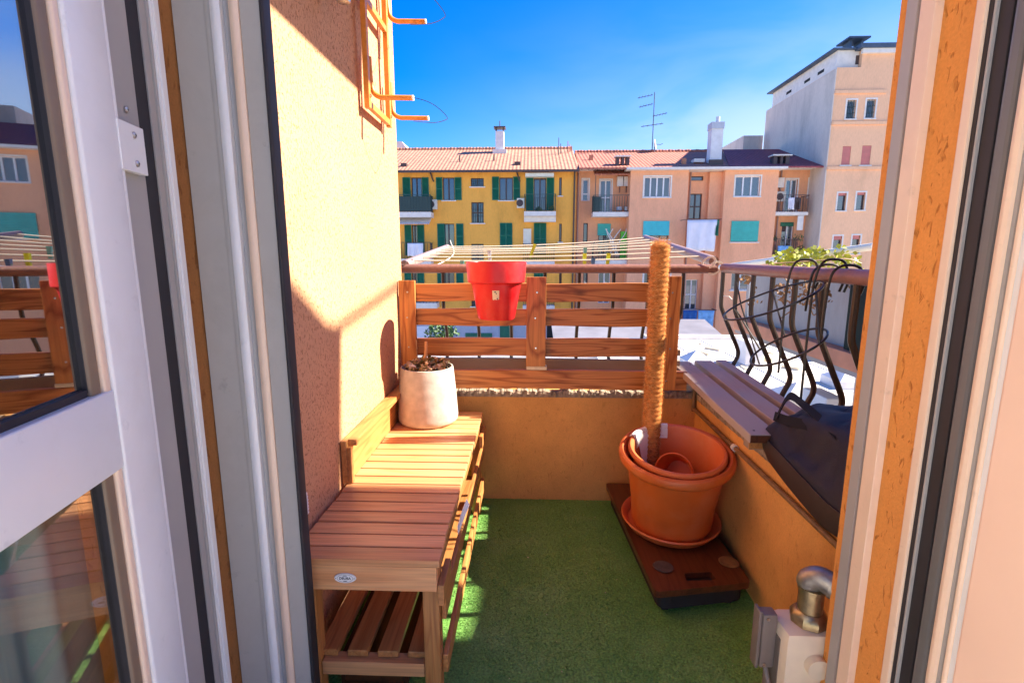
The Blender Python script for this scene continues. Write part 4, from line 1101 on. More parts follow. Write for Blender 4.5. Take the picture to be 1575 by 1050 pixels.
def balcony(root, r, Y, d=.95, railm='iron', slabm='trim', zr=None, n=14):
    """slab rect in the photo and a railing of thin bars"""
    x0, x1, z0, z1 = W(r, Y - d)
    bx = bxp('balcony', slabm, root, x0, x1, Y - d, Y - .004, z0, z1)
    bm = MB(); h = zr or 1.0; y = Y - d + .04
    for k in range(n + 1):
        xx = x0 + .03 + (x1 - x0 - .06) * k / n; bm.box(xx - .011, xx + .011, y - .011, y + .011, z1 + .002, z1 + h)
    for xx in (x0 + .03, x1 - .03):
        for k in range(1, 6): yy = y + (d - .08) * k / 6; bm.box(xx - .011, xx + .011, yy - .011, yy + .011, z1 + .002, z1 + h)
        bm.box(xx - .02, xx + .02, y, Y - .01, z1 + h + .001, z1 + h + .035)
    bm.box(x0, x1, y - .02, y + .02, z1 + h + .0365, z1 + h + .07)
    bm.build('railing', railm, bx)
    return (x0, x1, z0, z1, Y - d)
def roof(root, name, m, xa0, xa1, ya, za, xb0, xb1, yb, zb, yback, parent=None):
    """front slope from eave (ya) up to ridge (yb) and the back slope down"""
    bm = MB()
    zc = zb - (yback - yb) * (zb - za) / (yb - ya); t = .12
    for q in (((xa0, ya, za), (xa1, ya, za), (xb1, yb, zb), (xb0, yb, zb)), ((xb0, yb, zb), (xb1, yb, zb), (xa1, yback, zc), (xa0, yback, zc))):
        bm.loft2([Vector(p) for p in q], [Vector(p) - Vector((0, 0, t)) for p in q])
    o = bm.build(name, m, root)
    n = int((xb1 - xb0) / .33)
    bm = MB()
    for k in range(n):
        x = xb0 + (xb1 - xb0) * k / n
        bm.tube([(x, yb, zb + .0 + .03 * (k % 2)), (x + (xb1 - xb0) / n * .96, yb, zb + .03)], [.13, .11], 8)
    bm.build('ridge_tiles', m, o)
    return o
def ac(px, py, Y, w, h, label, fan=1):
    c = at(px, py, Y=Y)
    t = thing('air_conditioner', c, label, 'air conditioner', 'outdoor units across the courtyard')
    part('casing', 'ivory', t, lambda q: q.box(c.x - w / 2, c.x + w / 2, Y - .3, Y - .006, c.z - h / 2, c.z + h / 2, .02))
    if fan: part('fan_grille', 'frame_dark', t, lambda q: q.tube([(c.x - w * .12, Y - .302, c.z), (c.x - w * .12, Y - .312, c.z)], h * .36, 16))
    return t
def cloth(name, m, r, Y, label, cat='laundry', amp=.06, group=None):
    x0, x1, z0, z1 = W(r, Y); bm = MB(); n, k = 18, 8; rows = []
    for j in range(k + 1):
        v = j / k; z = z1 - (z1 - z0) * v
        rows.append([Vector((x0 + (x1 - x0) * i / n + .04 * v * math.sin(i * 1.3), Y + amp * (.3 + v) * math.sin(i * .9 + x0) + .02 * math.sin(v * 7 + i), z + .03 * math.sin(i * .7) * (v > .9))) for i in range(n + 1)])
    th = Vector((0, .012, 0))
    rings = [[p for p in row] + [p + th for p in reversed(row)] for row in rows]
    bm.loft(rings); o = bm.build(name, m, None, 'all'); return tag(o, label, cat, group)

# ---------------------------------------------------------------- yellow building
YY = 34.0
yb_ = thing('yellow_building', (-4, YY, -6.5), 'yellow apartment building with dark green shutters and a tiled roof', 'building')
xE = at(886, 300, Y=YY).x; XW0 = -13.0
zE = at(750, 264, Y=YY).z
rows = [0, 71, 143, 215]
H1 = lambda r: W(r, YY)
holes = []
wins = []
def addw(r, **kw): h = H1(r); holes.append(h); wins.append((h, kw))
def sh_(r, dy): return (r[0], r[1] + dy, r[2], r[3] + dy)
for dy, full in ((0, 0), (71, 1), (142, 2)):
    addw(sh_((633, 273, 649, 325), dy) if dy == 0 else sh_((634, 275, 642, 322), dy), n=2, sill=False, halfrail=.35)
    addw(sh_((681, 273, 699, 308), dy), n=2)
    if dy < 142 or True: addw(sh_((768, 273, 789, 308), dy) if dy == 0 else sh_((769, 272, 788, 309), dy), n=2, sill=dy == 0)
    addw(sh_((821, 274, 840, 324), dy) if dy == 0 else sh_((821, 272, 840, 320), dy), n=2, sill=False)
    addw(sh_((860, 273, 864, 301), dy), n=1)
addw((724, 274, 744, 287), n=2, bars=6)
for dy in (0, 64, 128): addw(sh_((725, 311, 744, 343), dy), n=2, frame='brownwin', bars=7, halfrail=.5)
bm = MB(); holed(bm, XW0, xE, -6.5, zE, YY, holes)
bm.box(XW0, xE, YY + .26, YY + 9.5, -6.5, zE - .02)
bm.build('wall', 'yellow', yb_)
for h, kw in wins: window(yb_, h, YY, **kw)
for r in ((620, 273, 632, 325), (649.5, 273, 660, 325), (671, 273, 680.5, 308), (699.5, 273, 710, 308), (757, 272, 767.5, 308), (789.5, 272, 800, 308), (809, 273, 820.5, 324), (840.5, 273, 852, 324)): shutter(yb_, r, YY)
for r in ((623, 346, 633.5, 393), (642.5, 346, 653, 393), (673, 344, 684, 383), (702, 344, 713, 383), (769, 343, 778.3, 381), (778.7, 343, 788, 381), (821, 343, 830.3, 391), (830.7, 343, 840, 391)): shutter(yb_, r, YY)
for r in ((623, 417, 633.5, 464), (642.5, 417, 653, 464), (673, 416, 684, 456), (702, 416, 713, 456), (769, 414, 778.3, 452), (778.7, 414, 788, 452), (821, 414, 830.3, 462), (830.7, 414, 840, 462)): shutter(yb_, r, YY)
B1 = balcony(yb_, (600, 326, 663, 334), YY); B2 = balcony(yb_, (806, 325, 855, 332), YY)
balcony(yb_, (600, 398, 663, 406), YY, .9, 'frame_dark'); balcony(yb_, (804, 400, 853, 407), YY, .9, 'frame_dark'); balcony(yb_, (600, 466, 672, 474), YY, .9, 'frame_dark'); balcony(yb_, (804, 470, 853, 477), YY, .9, 'frame_dark')
def netting(bm, B, dx=.02):
    x0, x1, z0, z1, y = B; bm.box(x0 + dx, x1 - dx, y + .065, y + .075, z1 + .05, z1 + .98)
part('balcony_screen', 'iron', yb_, lambda q: netting(q, B1)); 
for (r, m) in (((808, 266, 852, 271.5), 'ivory'), ((806, 333, 855, 341), 'trim'), ((600, 335, 662, 346), 'trim')):
    x0, x1, z0, z1 = W(r, YY - .6)
    bm = MB()
    if r[1] == 335:
        n = 22
        for k in range(n):
            xa, xb = x0 + (x1 - x0) * k / n, x0 + (x1 - x0) * (k + 1) / n
            bm.loft2([Vector((xa, YY - .95, z0 + .07)), Vector(((xa + xb) / 2, YY - .95, z0)), Vector((xb, YY - .95, z0 + .07)), Vector((xb, YY - .1, z1)), Vector((xa, YY - .1, z1))], [Vector((xa, YY - .94, z0 + .09)), Vector(((xa + xb) / 2, YY - .94, z0 + .02)), Vector((xb, YY - .94, z0 + .09)), Vector((xb, YY - .1, z1 + .03)), Vector((xa, YY - .1, z1 + .03))])
    else: bm.box(x0, x1, YY - .6, YY - .003, z0, z1)
    bm.build('awning', m, yb_)
x0, x1, z0, z1 = W((600, 490, 886, 545), YY - .06)
bxp('plinth', 'base', yb_, XW0, xE - .01, YY - .06, YY + .2, -6.5, z1)
for r, m in (((716, 512, 757, 540), 'shutter'), ((769, 501, 789, 545), 'shutter'), ((841, 500, 862, 545), 'dark'), ((640, 502, 660, 545), 'laundry_w'), ((690, 504, 697, 545), 'shutter')):
    a, b2, c, d = W(r, YY - .06); bxp('shop_door', m, yb_, a, b2, YY - .10, YY - .0605, c, d)
a, b2, c, d = W((805, 352, 817, 376), YY); bxp('wall_box', 'ivory', yb_, a, b2, YY - .15, YY - .003, c, d)
for px in (667, 800):
    p = at(px, 271, Y=YY); tubep('drain_bracket', 'frame_dark', yb_, [(p.x - .3, YY - .05, p.z + .5), (p.x - .05, YY - .05, p.z - .25), (p.x, YY - .05, p.z - .35)], .05, 6)
tubep('downpipe', 'frame_dark', yb_, [(xE - .12, YY - .08, zE), (xE - .12, YY - .08, 0), (xE - .12, YY - .08, -6.4)], .055, 8)
EV = at(750, 261, Y=YY - .7).z; RG = at(750, 229.5, Y=39.2).z
yr = roof(yb_, 'roof', 'tile', XW0, xE + .15, YY - .7, EV, XW0, at(880, 229, Y=39.2).x, 39.2, RG, 44.5)
bxp('gutter', 'frame_dark', yb_, XW0, xE + .1, YY - .78, YY - .705, EV - .16, EV - .03)
def on_slope(px, Y, ya=YY - .7, za=EV, yb2=39.2, zb2=RG):
    x = at(px, 250, Y=Y).x; return Vector((x, Y, za + (Y - ya) / (yb2 - ya) * (zb2 - za)))
c = on_slope(769, 38.2); top = at(769, 203, Y=38.2).z
ch = bxp('chimney', 'chim', yr, c.x - .30, c.x + .30, 37.9, 38.5, c.z - .2, top)
part('chimney_cap', 'frame_dark', ch, lambda q: (q.box(c.x - .42, c.x + .42, 37.8, 38.6, top + .22, top + .30), [q.box(c.x + sx - .04, c.x + sx + .04, 38.2 + sy - .04, 38.2 + sy + .04, top + .001, top + .219) for sx in (-.26, .26) for sy in (-.24, .24)], q.tube([(c.x, 38.2, top + .301), (c.x, 38.2, top + .75)], .035, 6)))
part('flashing', 'trim', ch, lambda q: q.box(c.x - .5, c.x + .5, 37.75, 37.898, c.z - .3, c.z + .12))
for px, Y in ((707, 35.4), (760, 35.6)):
    p = on_slope(px, Y); part('vent_pipe', 'frame_dark', yr, lambda q: q.tube([p - Vector((0, 0, .1)), p + Vector((0, 0, .42))], .05, 8))
for px, Y in ((622, 34.4), (796, 34.6)):
    p = on_slope(px, Y); part('vent_tile', 'frame_dark', yr, lambda q: q.box(p.x - .2, p.x + .2, Y - .25, Y + .2, p.z - .1, p.z + .14, .03))
for k, px in enumerate((859, 862, 873, 876, 879)):
    p = on_slope(px, 37.2 + .3 * k); hh = (1.15, .7, .8, .5, .35)[k]
    part('roof_pole', 'tile_red' if k > 1 else 'frame_dark', yr, lambda q: q.tube([p - Vector((0, 0, .1)), p + Vector((0, 0, hh))], .03, 6))
cloth('towel', 'laundry_w', (627, 374, 651, 394), YY - .99, 'white towel hanging over the lower left balcony of the yellow building', 'towel')
ac(666, 315, YY, .62, .62, 'white outdoor unit beside the upper left balcony of the yellow building'); ac(801, 313, YY, .5, .62, 'white outdoor unit left of the upper right balcony of the yellow building')
# plants on the right balcony
def tuft(bm, c, r, n=60, s=.07):
    for i in range(n):
        d = Vector((random.gauss(0, 1), random.gauss(0, 1), random.gauss(0, 1))).normalized() * r * random.random() ** .4
        d.z *= .8; p = Vector(c) + d; a_ = Vector((random.gauss(0, 1), random.gauss(0, 1), random.gauss(0, 1))).normalized() * s; b3 = a_.cross(Vector((random.gauss(0, 1), random.gauss(0, 1), random.gauss(0, 1)))).normalized() * s * .5
        bm.face([p - a_, p + b3, p + a_, p - b3])
def potted(px, py, Y, r, label, leaf='leaf_g'):
    c = at(px, py, Y=Y); t = thing('potted_plant', c - Vector((0, 0, r + .25)), label, 'plant', 'potted plants across the courtyard')
    part('pot', 'terr', t, lambda q: q.lathe([(0, -.25), (.09, -.25), (.13, 0), (.115, 0), (.1, -.05), (0, -.05)], c - Vector((0, 0, r)), 14))
    part('foliage', leaf, t, lambda q: tuft(q, c - Vector((0, 0, r * .2)), r))
potted(829, 321, YY - .5, .24, 'left of two leafy pots on the upper right balcony of the yellow building'); potted(847, 319, YY - .5, .26, 'right of two leafy pots on the upper right balcony of the yellow building')

# ---------------------------------------------------------------- peach building
YA, YBy, YS_ = 34.8, 33.6, 34.45
pb = thing('peach_building', (10, YA, -6.5), 'peach apartment building with two projecting bays and a red tiled roof', 'building')
xa0 = xE + .01; xb0, xb1 = at(967, 350, Y=YBy).x, at(1055, 350, Y=YBy).x; xc1 = at(1110, 350, Y=YBy).x; xd1 = at(1191, 350, Y=YBy).x; xe1 = at(1274, 350, Y=YA).x + 1.0
zA = at(920, 262, Y=YA).z; zB = at(1010, 262, Y=YBy).z
def facade_seg(x0, x1, Y, z1, wl, m, ydeep=YA + 9):
    hs = [W(r, Y) for r, kw in wl]
    bm = MB(); holed(bm, x0, x1, -6.5, z1, Y, hs); bm.box(x0, x1, Y + .26, ydeep, -6.5, z1 - .02)
    for xx in (x0, x1):
        bm.quad((xx, Y, -6.5), (xx, Y + .26, -6.5), (xx, Y + .26, z1), (xx, Y, z1))
    bm.build('wall', m, pb)
    for h, (r, kw) in zip(hs, wl): window(pb, h, Y, **kw)
wh_ = dict(frame='frame_white')
facade_seg(xa0, xb0, YA, zA, [((896, 276, 905, 309), dict(frame='frame_white', n=1, halfrail=.33, sill=False, surround='trim')), ((897, 343, 904, 372), dict(n=1, sill=False)), ((897, 415, 904, 444), dict(n=1, sill=False)),
    ((923, 277, 940, 326), dict(frame='frame_white', n=2, sill=False, halfrail=.45, surround='trim')), ((920, 345, 938, 394), dict(n=2, sill=False)), ((920, 417, 938, 466), dict(frame='frame_white', n=2, sill=False))], 'peach')
facade_seg(xb0, xb1, YBy, zB, [((991, 272, 1031, 303), dict(frame='frame_white', n=4, surround='trim')), ((990, 341, 1029, 368), dict(n=3)), ((990, 415, 1030, 448), dict(frame='frame_white', n=3, surround='trim'))], 'peach_bay')
facade_seg(xb1 + .001, xc1, YS_, zB - .01, [((1062, 271, 1082, 278), dict(n=1, sill=False)), ((1060, 298, 1079, 337), dict(frame='frame_dark', n=2, halfrail=.5, sill=False)), ((1054, 430, 1072, 476), dict(frame='frame_white', n=2, halfrail=.5))], 'peach_bay')
facade_seg(xc1 + .001, xd1, YBy, zB, [((1131, 271, 1169, 302), dict(frame='frame_white', n=3, surround='trim')), ((1125, 341, 1166, 372), dict(n=3)), ((1125, 414, 1166, 446), dict(frame='frame_white', n=3))], 'peach_bay')
facade_seg(xd1 + .001, xe1, YA, zA, [((1208, 276, 1225, 326), dict(frame='frame_white', n=2, sill=False, surround='trim')), ((1244, 275, 1250, 304), dict(frame='frame_white', n=1, surround='trim')), ((1201, 345, 1219, 392), dict(frame='frame_white', n=2, sill=False)), ((1238, 341, 1245, 372), dict(n=1, sill=False))], 'peach')
# pilaster strip beside the stair window
a, b2, c, d = W((1085, 262, 1109, 500), YS_ - .35); bxp('pilaster', 'peach_bay', pb, a, xc1 - .002, YS_ - .35, YS_ - .002, -6.5, zB - .03)
for r, m, Y in (((989, 340, 1029, 362), 'turq', YBy), ((1124, 340, 1166, 371), 'teal', YBy), ((919, 344, 939, 362), 'teal', YA), ((1200, 342, 1220, 348), 'shutter', YA)):
    a, b2, c, d = W(r, Y)
    def blind(bm):
        n = max(3, int((d - c) / .12))
        for k in range(n): bm.box(a, b2, Y - .06 - .004 * (k % 2), Y - .02, c + (d - c) * k / n + .001, c + (d - c) * (k + 1) / n - .006)
    part('roller_blind', m, pb, blind)
PB1 = balcony(pb, (912, 326, 969, 333), YA, 1.0, 'iron', 'trim'); balcony(pb, (912, 399, 969, 406), YA, 1.0, 'iron', 'trim')
PB2 = balcony(pb, (1187, 326, 1243, 331), YA, .95, 'frame_dark', 'trim'); balcony(pb, (1183, 393, 1226, 398), YA, .95, 'frame_dark', 'trim')
part('balcony_screen', 'iron', pb, lambda q: q.box(PB1[0] + .02, PB1[0] + .5, PB1[4] + .06, PB1[4] + .07, PB1[3] + .05, PB1[3] + .98))
for px_, Yd in ((888, YA), (1058, YS_), (1195, YA)):
    dp = at(px_, 350, Y=Yd - .09); tubep('downpipe', 'rackm', pb, [(dp.x, Yd - .09, zA - .1), (dp.x, Yd - .09, 0), (dp.x, Yd - .09, -6.4)], .05, 8)
# small tiled awning over the left balcony, white half-curtain awning at the right
a, b2, c, d = W((913, 264, 968, 271), YA - .6)
bm = MB(); q_ = [Vector((a, YA - 1.1, c)), Vector((b2, YA - 1.1, c)), Vector((b2 - .05, YA - .01, d + .12)), Vector((a + .05, YA - .01, d + .12))]
bm.loft2(q_, [p + Vector((0, 0, .07)) for p in q_]); bm.build('tiled_canopy', 'tile_red', pb)
tubep('canopy_post', 'iron', pb, [(a + .1, YA - 1.0, c), (a + .1, YA - 1.0, PB1[3])], .025, 6)
a, b2, c, d = W((1226, 331, 1235, 354), YA - .9)
bm = MB(); q_ = [Vector((a - 1.7, YA - .9, d - .02)), Vector((b2, YA - .9, d)), Vector((b2, YA - .1, d + .3)), Vector((a - 1.7, YA - .1, d + .3))]; bm.loft2(q_, [p + Vector((0, 0, .03)) for p in q_]); bm.box(a, b2, YA - .94, YA - .905, c, d - .03); bm.build('awning', 'trim', pb)
# eaves, gutters and roof
EVb = at(1010, 258, Y=YBy - .5).z
bxp('cornice', 'trim', pb, xb0 - .35, xd1 + .3, YBy - .5, YBy - .003, zB - .02, EVb + .04)
bxp('cornice', 'trim', pb, xb0 - .3, xd1 + .25, YBy - .003 + .003, YA + .8, zB - .01, EVb + .02)
EVa = at(920, 258, Y=YA - .6).z
bxp('cornice', 'trim', pb, xa0 + .1, xb0 - .352, YA - .7, YA - .003, zA - .05, EVa + .1); bxp('cornice', 'trim', pb, xd1 + .302, at(1272, 255, Y=YA).x, YA - .7, YA - .003, zA - .05, EVa + .1)
RP = at(1000, 233.5, Y=39.4).z; xr0 = at(884, 233, Y=39.4).x; xr1 = at(1112, 233, Y=39.4).x
pr_ = roof(pb, 'roof', 'tile_red', xa0 + .1, at(1122, 255, Y=YBy - .4).x, YBy - .35, EVb + .06, xr0, xr1, 39.4, RP, 45)
xs0 = at(1122, 255, Y=YBy - .4).x + .01; xq = at(1262, 250, Y=YA - .4).x; xq2 = at(1205, 231, Y=39.4).x
bm = MB()
for q_ in (((xs0, YBy - .35, EVb + .07), (xq, YBy - .35, EVb + .07), (xq2, 39.4, RP + .12), (xr1 + .01, 39.4, RP + .12)), ((xq, YBy - .35, EVb + .07), (xq + .2, 42, EVb + .1), (xq2, 39.4, RP + .12))):
    bm.loft2([Vector(p) for p in q_], [Vector(p) - Vector((0, 0, .1)) for p in q_])
hip = bm.build('hip_roof', 'tile_dark', pb)
tubep('hip_flashing', 'slate', hip, [(xq2, 39.4, RP + .16), (xq, YBy - .3, EVb + .14)], .14, 8)
def pslope(px, Y): 
    x = at(px, 245, Y=Y).x; t = (Y - (YBy - .35)) / (39.4 - YBy + .35); return Vector((x, Y, EVb + .06 + t * (RP - EVb - .06)))
c = pslope(1098, 34.4); top = at(1098, 200, Y=34.4).z
ch = bxp('chimney', 'chim', pr_, c.x - .36, c.x + .36, 34.05, 34.75, c.z - .1, top); part('chimney_cap', 'base', ch, lambda q: (q.box(c.x - .40, c.x + .40, 34.0, 34.8, top + .001, top + .40), q.tube([(c.x + .1, 34.4, top + .401), (c.x + .1, 34.4, top + .8)], .12, 10)))
part('flashing', 'frame_dark', ch, lambda q: q.box(c.x - .44, c.x + .44, 33.9, 34.048, c.z - .25, c.z + .15))
for px, w in ((957, .42), (1199, .5)):
    p = pslope(px, 34.2)
    part('chimney_stub', 'frame_dark', pr_, lambda q: (q.box(p.x - w, p.x - w * .55, 33.9, 34.4, p.z - .1, p.z + .42), q.box(p.x + w * .5, p.x + w, 33.9, 34.4, p.z - .1, p.z + .42), q.box(p.x - .08, p.x + .08, 33.9, 34.4, p.z - .1, p.z + .42)))
    part('stub_cap', 'trim', pr_, lambda q: q.box(p.x - w * 1.2, p.x + w * 1.2, 33.8, 34.5, p.z + .421, p.z + .50))
for px, w, h in ((1074, .34, .12),):
    p = pslope(px, 34.6); part('skylight', 'trim', pr_, lambda q: q.box(p.x - w, p.x + w, 34.3, 35, p.z, p.z + .22, .02))
for px, Y in ((909, 36), (1052, 34.4)):
    p = pslope(px, Y); part('vent_tile', 'terr', pr_, lambda q: q.box(p.x - .13, p.x + .13, Y - .1, Y + .1, p.z - .1, p.z + .32))
# things on the peach building
for px, lab in ((953, 'left of two white boilers on the balcony wall under the tiled canopy'), (963, 'right of two white boilers on the balcony wall under the tiled canopy')):
    c = at(px, 280, Y=YA); t = thing('wall_boiler', c, lab, 'boiler')
    part('casing', 'trim', t, lambda q: q.box(c.x - .19, c.x + .19, YA - .3, YA - .004, c.z - .3, c.z + .32, .02)); part('flue', 'frame_dark', t, lambda q: q.tube([(c.x, YA - .15, c.z - .302), (c.x, YA - .15, c.z - .7)], .03, 6))
ac(1198, 303, YA, .62, .62, 'white outdoor unit with a dark fan on the upper right peach balcony'); 
c = at(1198, 282, Y=YA); t = thing('wall_boiler', c, 'white boiler above the outdoor unit on the upper right peach balcony', 'boiler'); part('casing', 'trim', t, lambda q: q.box(c.x - .22, c.x + .22, YA - .3, YA - .004, c.z - .3, c.z + .32, .02)); part('flue', 'frame_dark', t, lambda q: q.tube([(c.x, YA - .15, c.z - .302), (c.x, YA - .15, c.z - .4)], .03, 6))
cloth('bed_sheet', 'laundry_w', (1056, 338, 1102, 386), YBy - .75, 'large white sheet drying outside the stairwell of the peach building', 'laundry', .08)
cloth('green_cloth', 'shutter', (1101, 338, 1106, 362), YBy - .72, 'narrow green cloth drying beside the white sheet', 'laundry')
cloth('blue_towel', 'laundry_b', (1050, 477, 1072, 513), YBy - .9, 'dark blue towel hanging low on the peach building', 'laundry')
cloth('pale_blue_towel', 'laundry_l', (1073, 477, 1098, 512), YBy - .9, 'light blue towel hanging beside the dark blue towel', 'laundry')
dl = thing('drying_line', (at(1072, 475, Y=YBy - .9)), 'dark bracket holding the blue towels against the peach building', 'clothes line')
p0, p1 = at(1045, 475, Y=YBy - .9), at(1102, 477, Y=YBy - .9); tubep('rod', 'frame_dark', dl, [p0, p1], .03, 6)
for p in (p0, p1): tubep('arm', 'frame_dark', dl, [p + Vector((0, .02, 0)), p + Vector((0, .86, .0))], .03, 6)
dl = thing('drying_line', (at(1080, 338, Y=YBy - .75)), 'thin bracket holding the white sheet beside the stairwell window', 'clothes line')
p0, p1 = at(1052, 338, Y=YBy - .75), at(1110, 337, Y=YBy - .75); tubep('rod', 'frame_dark', dl, [p0, p1], .02, 6)
for p in (p0, p1): tubep('arm', 'frame_dark', dl, [p + Vector((0, .02, 0)), p + Vector((0, .74 + .6 * (p.x < 10), 0))], .02, 6)
cloth('grey_shirts', 'laundry_w', (1212, 304, 1222, 322), YA - .98, 'pale laundry over the upper right peach balcony rail', 'laundry'); cloth('dark_shirt', 'frame_dark', (1222, 304, 1232, 322), YA - .98, 'dark shirt over the upper right peach balcony rail', 'laundry')
cloth('blue_cover', 'laundry_l', (1196, 378, 1218, 391), YA - .98, 'light blue cover over the lower right peach balcony rail', 'laundry')
for px, py, r, lab in ((1228, 364, .36, 'leafy potted plant at the right end of the lower peach balcony'), (1190, 366, .24, 'potted plant at the left end of the lower peach balcony'), (1232, 380, .26, 'low potted plant under the leafy one on the lower peach balcony')): potted(px, py, YA - .6, r, lab)
c = at(960, 366, Y=YA - .5); gcb = MB(); a, b2, z0, z1 = W((954, 356, 965, 398), YA - .5); gcb.box(a, b2, YA - .7, YA - .3, z0, z1, .02); tag(gcb.build('green_cabinet', 'greencab'), 'bright green cabinet on the middle left peach balcony', 'cabinet')
hs = MB(); c0 = at(948, 370, Y=YA - .8)
for k in range(5): hs.tube([c0 + Vector((-.5 + .2 * k + .35 * math.sin(t * .35 + k), .02 * k, -1.0 + t * .16)) for t in range(12)], .028, 6)
tag(hs.build('folded_airer', 'trim', None, True), 'folded white drying racks leaning in front of the green cabinet', 'drying rack')
for px, py, w, h, m, lab in ((952, 321, .42, .22, 'base', 'blue grey tub on the upper left peach balcony'), (963, 321, .24, .24, 'trim', 'small white bucket on the upper left peach balcony')):
    c = at(px, py, Y=YA - .5); bm = MB(); bm.lathe([(0, -h / 2), (w * .42, -h / 2), (w / 2, h / 2), (w * .46, h / 2), (w * .4, -h * .4), (0, -h * .4)], c, 20); tag(bm.build('tub', m, None, True), lab, 'tub')
# antenna with dish on the ridge
p = Vector((at(1003, 232, Y=39.4).x, 39.4, RP)); tpz = at(1003, 142, Y=39.4).z
an = thing('tv_antenna', p, 'tall thin television antenna on the peach building roof ridge', 'antenna')
tubep('mast', 'slate', an, [p - Vector((0, 0, .1)), Vector((p.x, p.y, (p.z + tpz) / 2)), Vector((p.x, p.y, tpz))], .035, 8)
for py, xa, xb, in ((148, 981, 1004), (162, 983, 1004), (176, 1004, 1026), (192, 986, 1020)):
    bz = at(1003, py, Y=39.35).z; a_, b_ = at(xa, py + 3, Y=39.35), at(xb, py - 2, Y=39.35)
    bo = tubep('boom', 'slate', an, [a_, b_], .025, 6)
    def el(q):
        for k in range(5): e = a_.lerp(b_, (k + .5) / 5); q.tube([e - Vector((.05, .35, 0)), e + Vector((.05, .35, 0))], .012, 4)
    part('element', 'slate', bo, el)
d = thing('satellite_dish', at(1008, 222, Y=39.2), 'small white satellite dish at the foot of the television antenna', 'satellite dish')
dc = at(1007, 222, Y=39.2); part('reflector', 'trim', d, lambda q: q.lathe([(0, -.06), (.2, -.03), (.36, .05), (.36, .06), (.2, -.015), (0, -.045)], dc, 20, Matrix.Rotation(R(80), 3, 'Y') @ Matrix.Rotation(R(20), 3, 'X')), True)
tubep('feed_arm', 'slate', d, [dc, dc + Vector((.4, -.1, -.05)), dc + Vector((.55, -.1, .02))], .02, 6); tubep('foot', 'slate', d, [dc, dc - Vector((0, 0, .55))], .03, 6)

# ---------------------------------------------------------------- tower block at the right
YT = 33.0
tw_ = thing('apricot_tower', (22, 37, -6.5), 'tall apricot apartment block with a grey blank side wall at the right', 'building')
xg = at(1281, 170, Y=YT).x; zt = at(1290, 104, Y=YT).z; zt2 = at(1345, 76, Y=YT).z; xh = at(1326, 90, Y=YT).x
YFar = 42.0
wl = []
for ra, kw in (((1302, 154, 1316, 183), dict(frame='frame_white', n=1, bars=6, surround='trim')), ((1332, 153, 1346, 182), dict(frame='frame_white', n=1, bars=6, surround='trim')), ((1295, 225, 1308, 254), dict(frame='frame_white', n=1)), ((1325, 224, 1339, 254), dict(frame='frame_white', n=1)),
               ((1288, 297, 1301, 324), dict(n=1, surround='trim')), ((1317, 296, 1330, 323), dict(n=1, surround='trim')), ((1281, 363, 1294, 390), dict(n=1, surround='trim')), ((1310, 362, 1322, 390), dict(n=1, surround='trim'))): wl.append((ra, kw))
hs_ = [W(r, YT) for r, kw in wl]
bm = MB(); holed(bm, xg, xg + 12, -6.5, zt, YT, hs_); bm.box(xg + .002, xg + 12, YT + .26, YFar, -6.5, zt - .01); bm.box(xh, xg + 12, YT + .001, YFar - .5, zt + .001, zt2); bm.build('wall', 'tower', tw_)
for h, (r, kw) in zip(hs_, wl): window(tw_, h, YT, **kw)
bm = MB(); bm.box(xg - .06, xg - .001, YT - .0, YFar, -6.5, zt - .06); bm.build('side_wall', 'tower_side', tw_)
for r in ((1295, 225, 1308, 254), (1325, 224, 1339, 254), (1288, 296, 1301, 301), (1317, 295, 1330, 300), (1281, 362, 1294, 369), (1310, 361, 1322, 368)):
    a, b2, c, d_ = W(r, YT); bxp('roller_blind', 'redblind', tw_, a + .01, b2 - .01, YT + .02, YT + .09, c + .01, d_ - .01)
for py in (141, 189, 258):
    z = at(1310, py, Y=YT).z; bxp('string_course', 'tower', tw_, xg - .02, xg + (3 if py == 141 else 12), YT - .10, YT - .003, z - .12, z + .06)
# attic storey set back above the side wall, with slit openings, and thin roof
bxp('attic', 'trim', tw_, xg + .10, xh - .01, YT + .3, YFar - .6, zt + .002, zt + 1.05)
part('attic_vent', 'dark', tw_, lambda q: [q.box(xg + .085, xg + .098, y, y + .7, zt + .30, zt + .48) for y in (34.6, 36.2, 38.6)])
part('attic_window', 'frame_dark', tw_, lambda q: q.box(xg + 1.2, xg + 1.5, YT + .28, YT + .298, zt + .25, zt + .75))
rf = bxp('roof', 'slate', tw_, xg - .25, xh + .4, YT + .1, YFar - .3, zt + 1.052, zt + 1.14)
bxp('roof', 'slate', tw_, xh - .3, xg + 12.3, YT - .3, YFar, zt2 + .002, zt2 + .25)
bxp('cornice', 'trim', tw_, xh - .1, xg + 12.1, YT - .2, YT - .003, zt2 - .25, zt2)
c = at(1315, 66, Y=35); part('chimney', 'slate', rf, lambda q: (q.box(c.x - .4, c.x - .28, 34.8, 35.6, zt + 1.141, c.z + .1), q.box(c.x + .28, c.x + .4, 34.8, 35.6, zt + 1.141, c.z + .1), q.box(c.x - .65, c.x + .65, 34.5, 35.9, c.z + .101, c.z + .2)))
bm = MB(); bm.box(xg - 1.6, xg - .1, YFar + .1, YFar + 6, -6.5, at(1180, 208, Y=YFar).z); tag(bm.build('rear_block', 'tower_side'), 'low grey wing just behind the blank side wall of the tower', 'building')
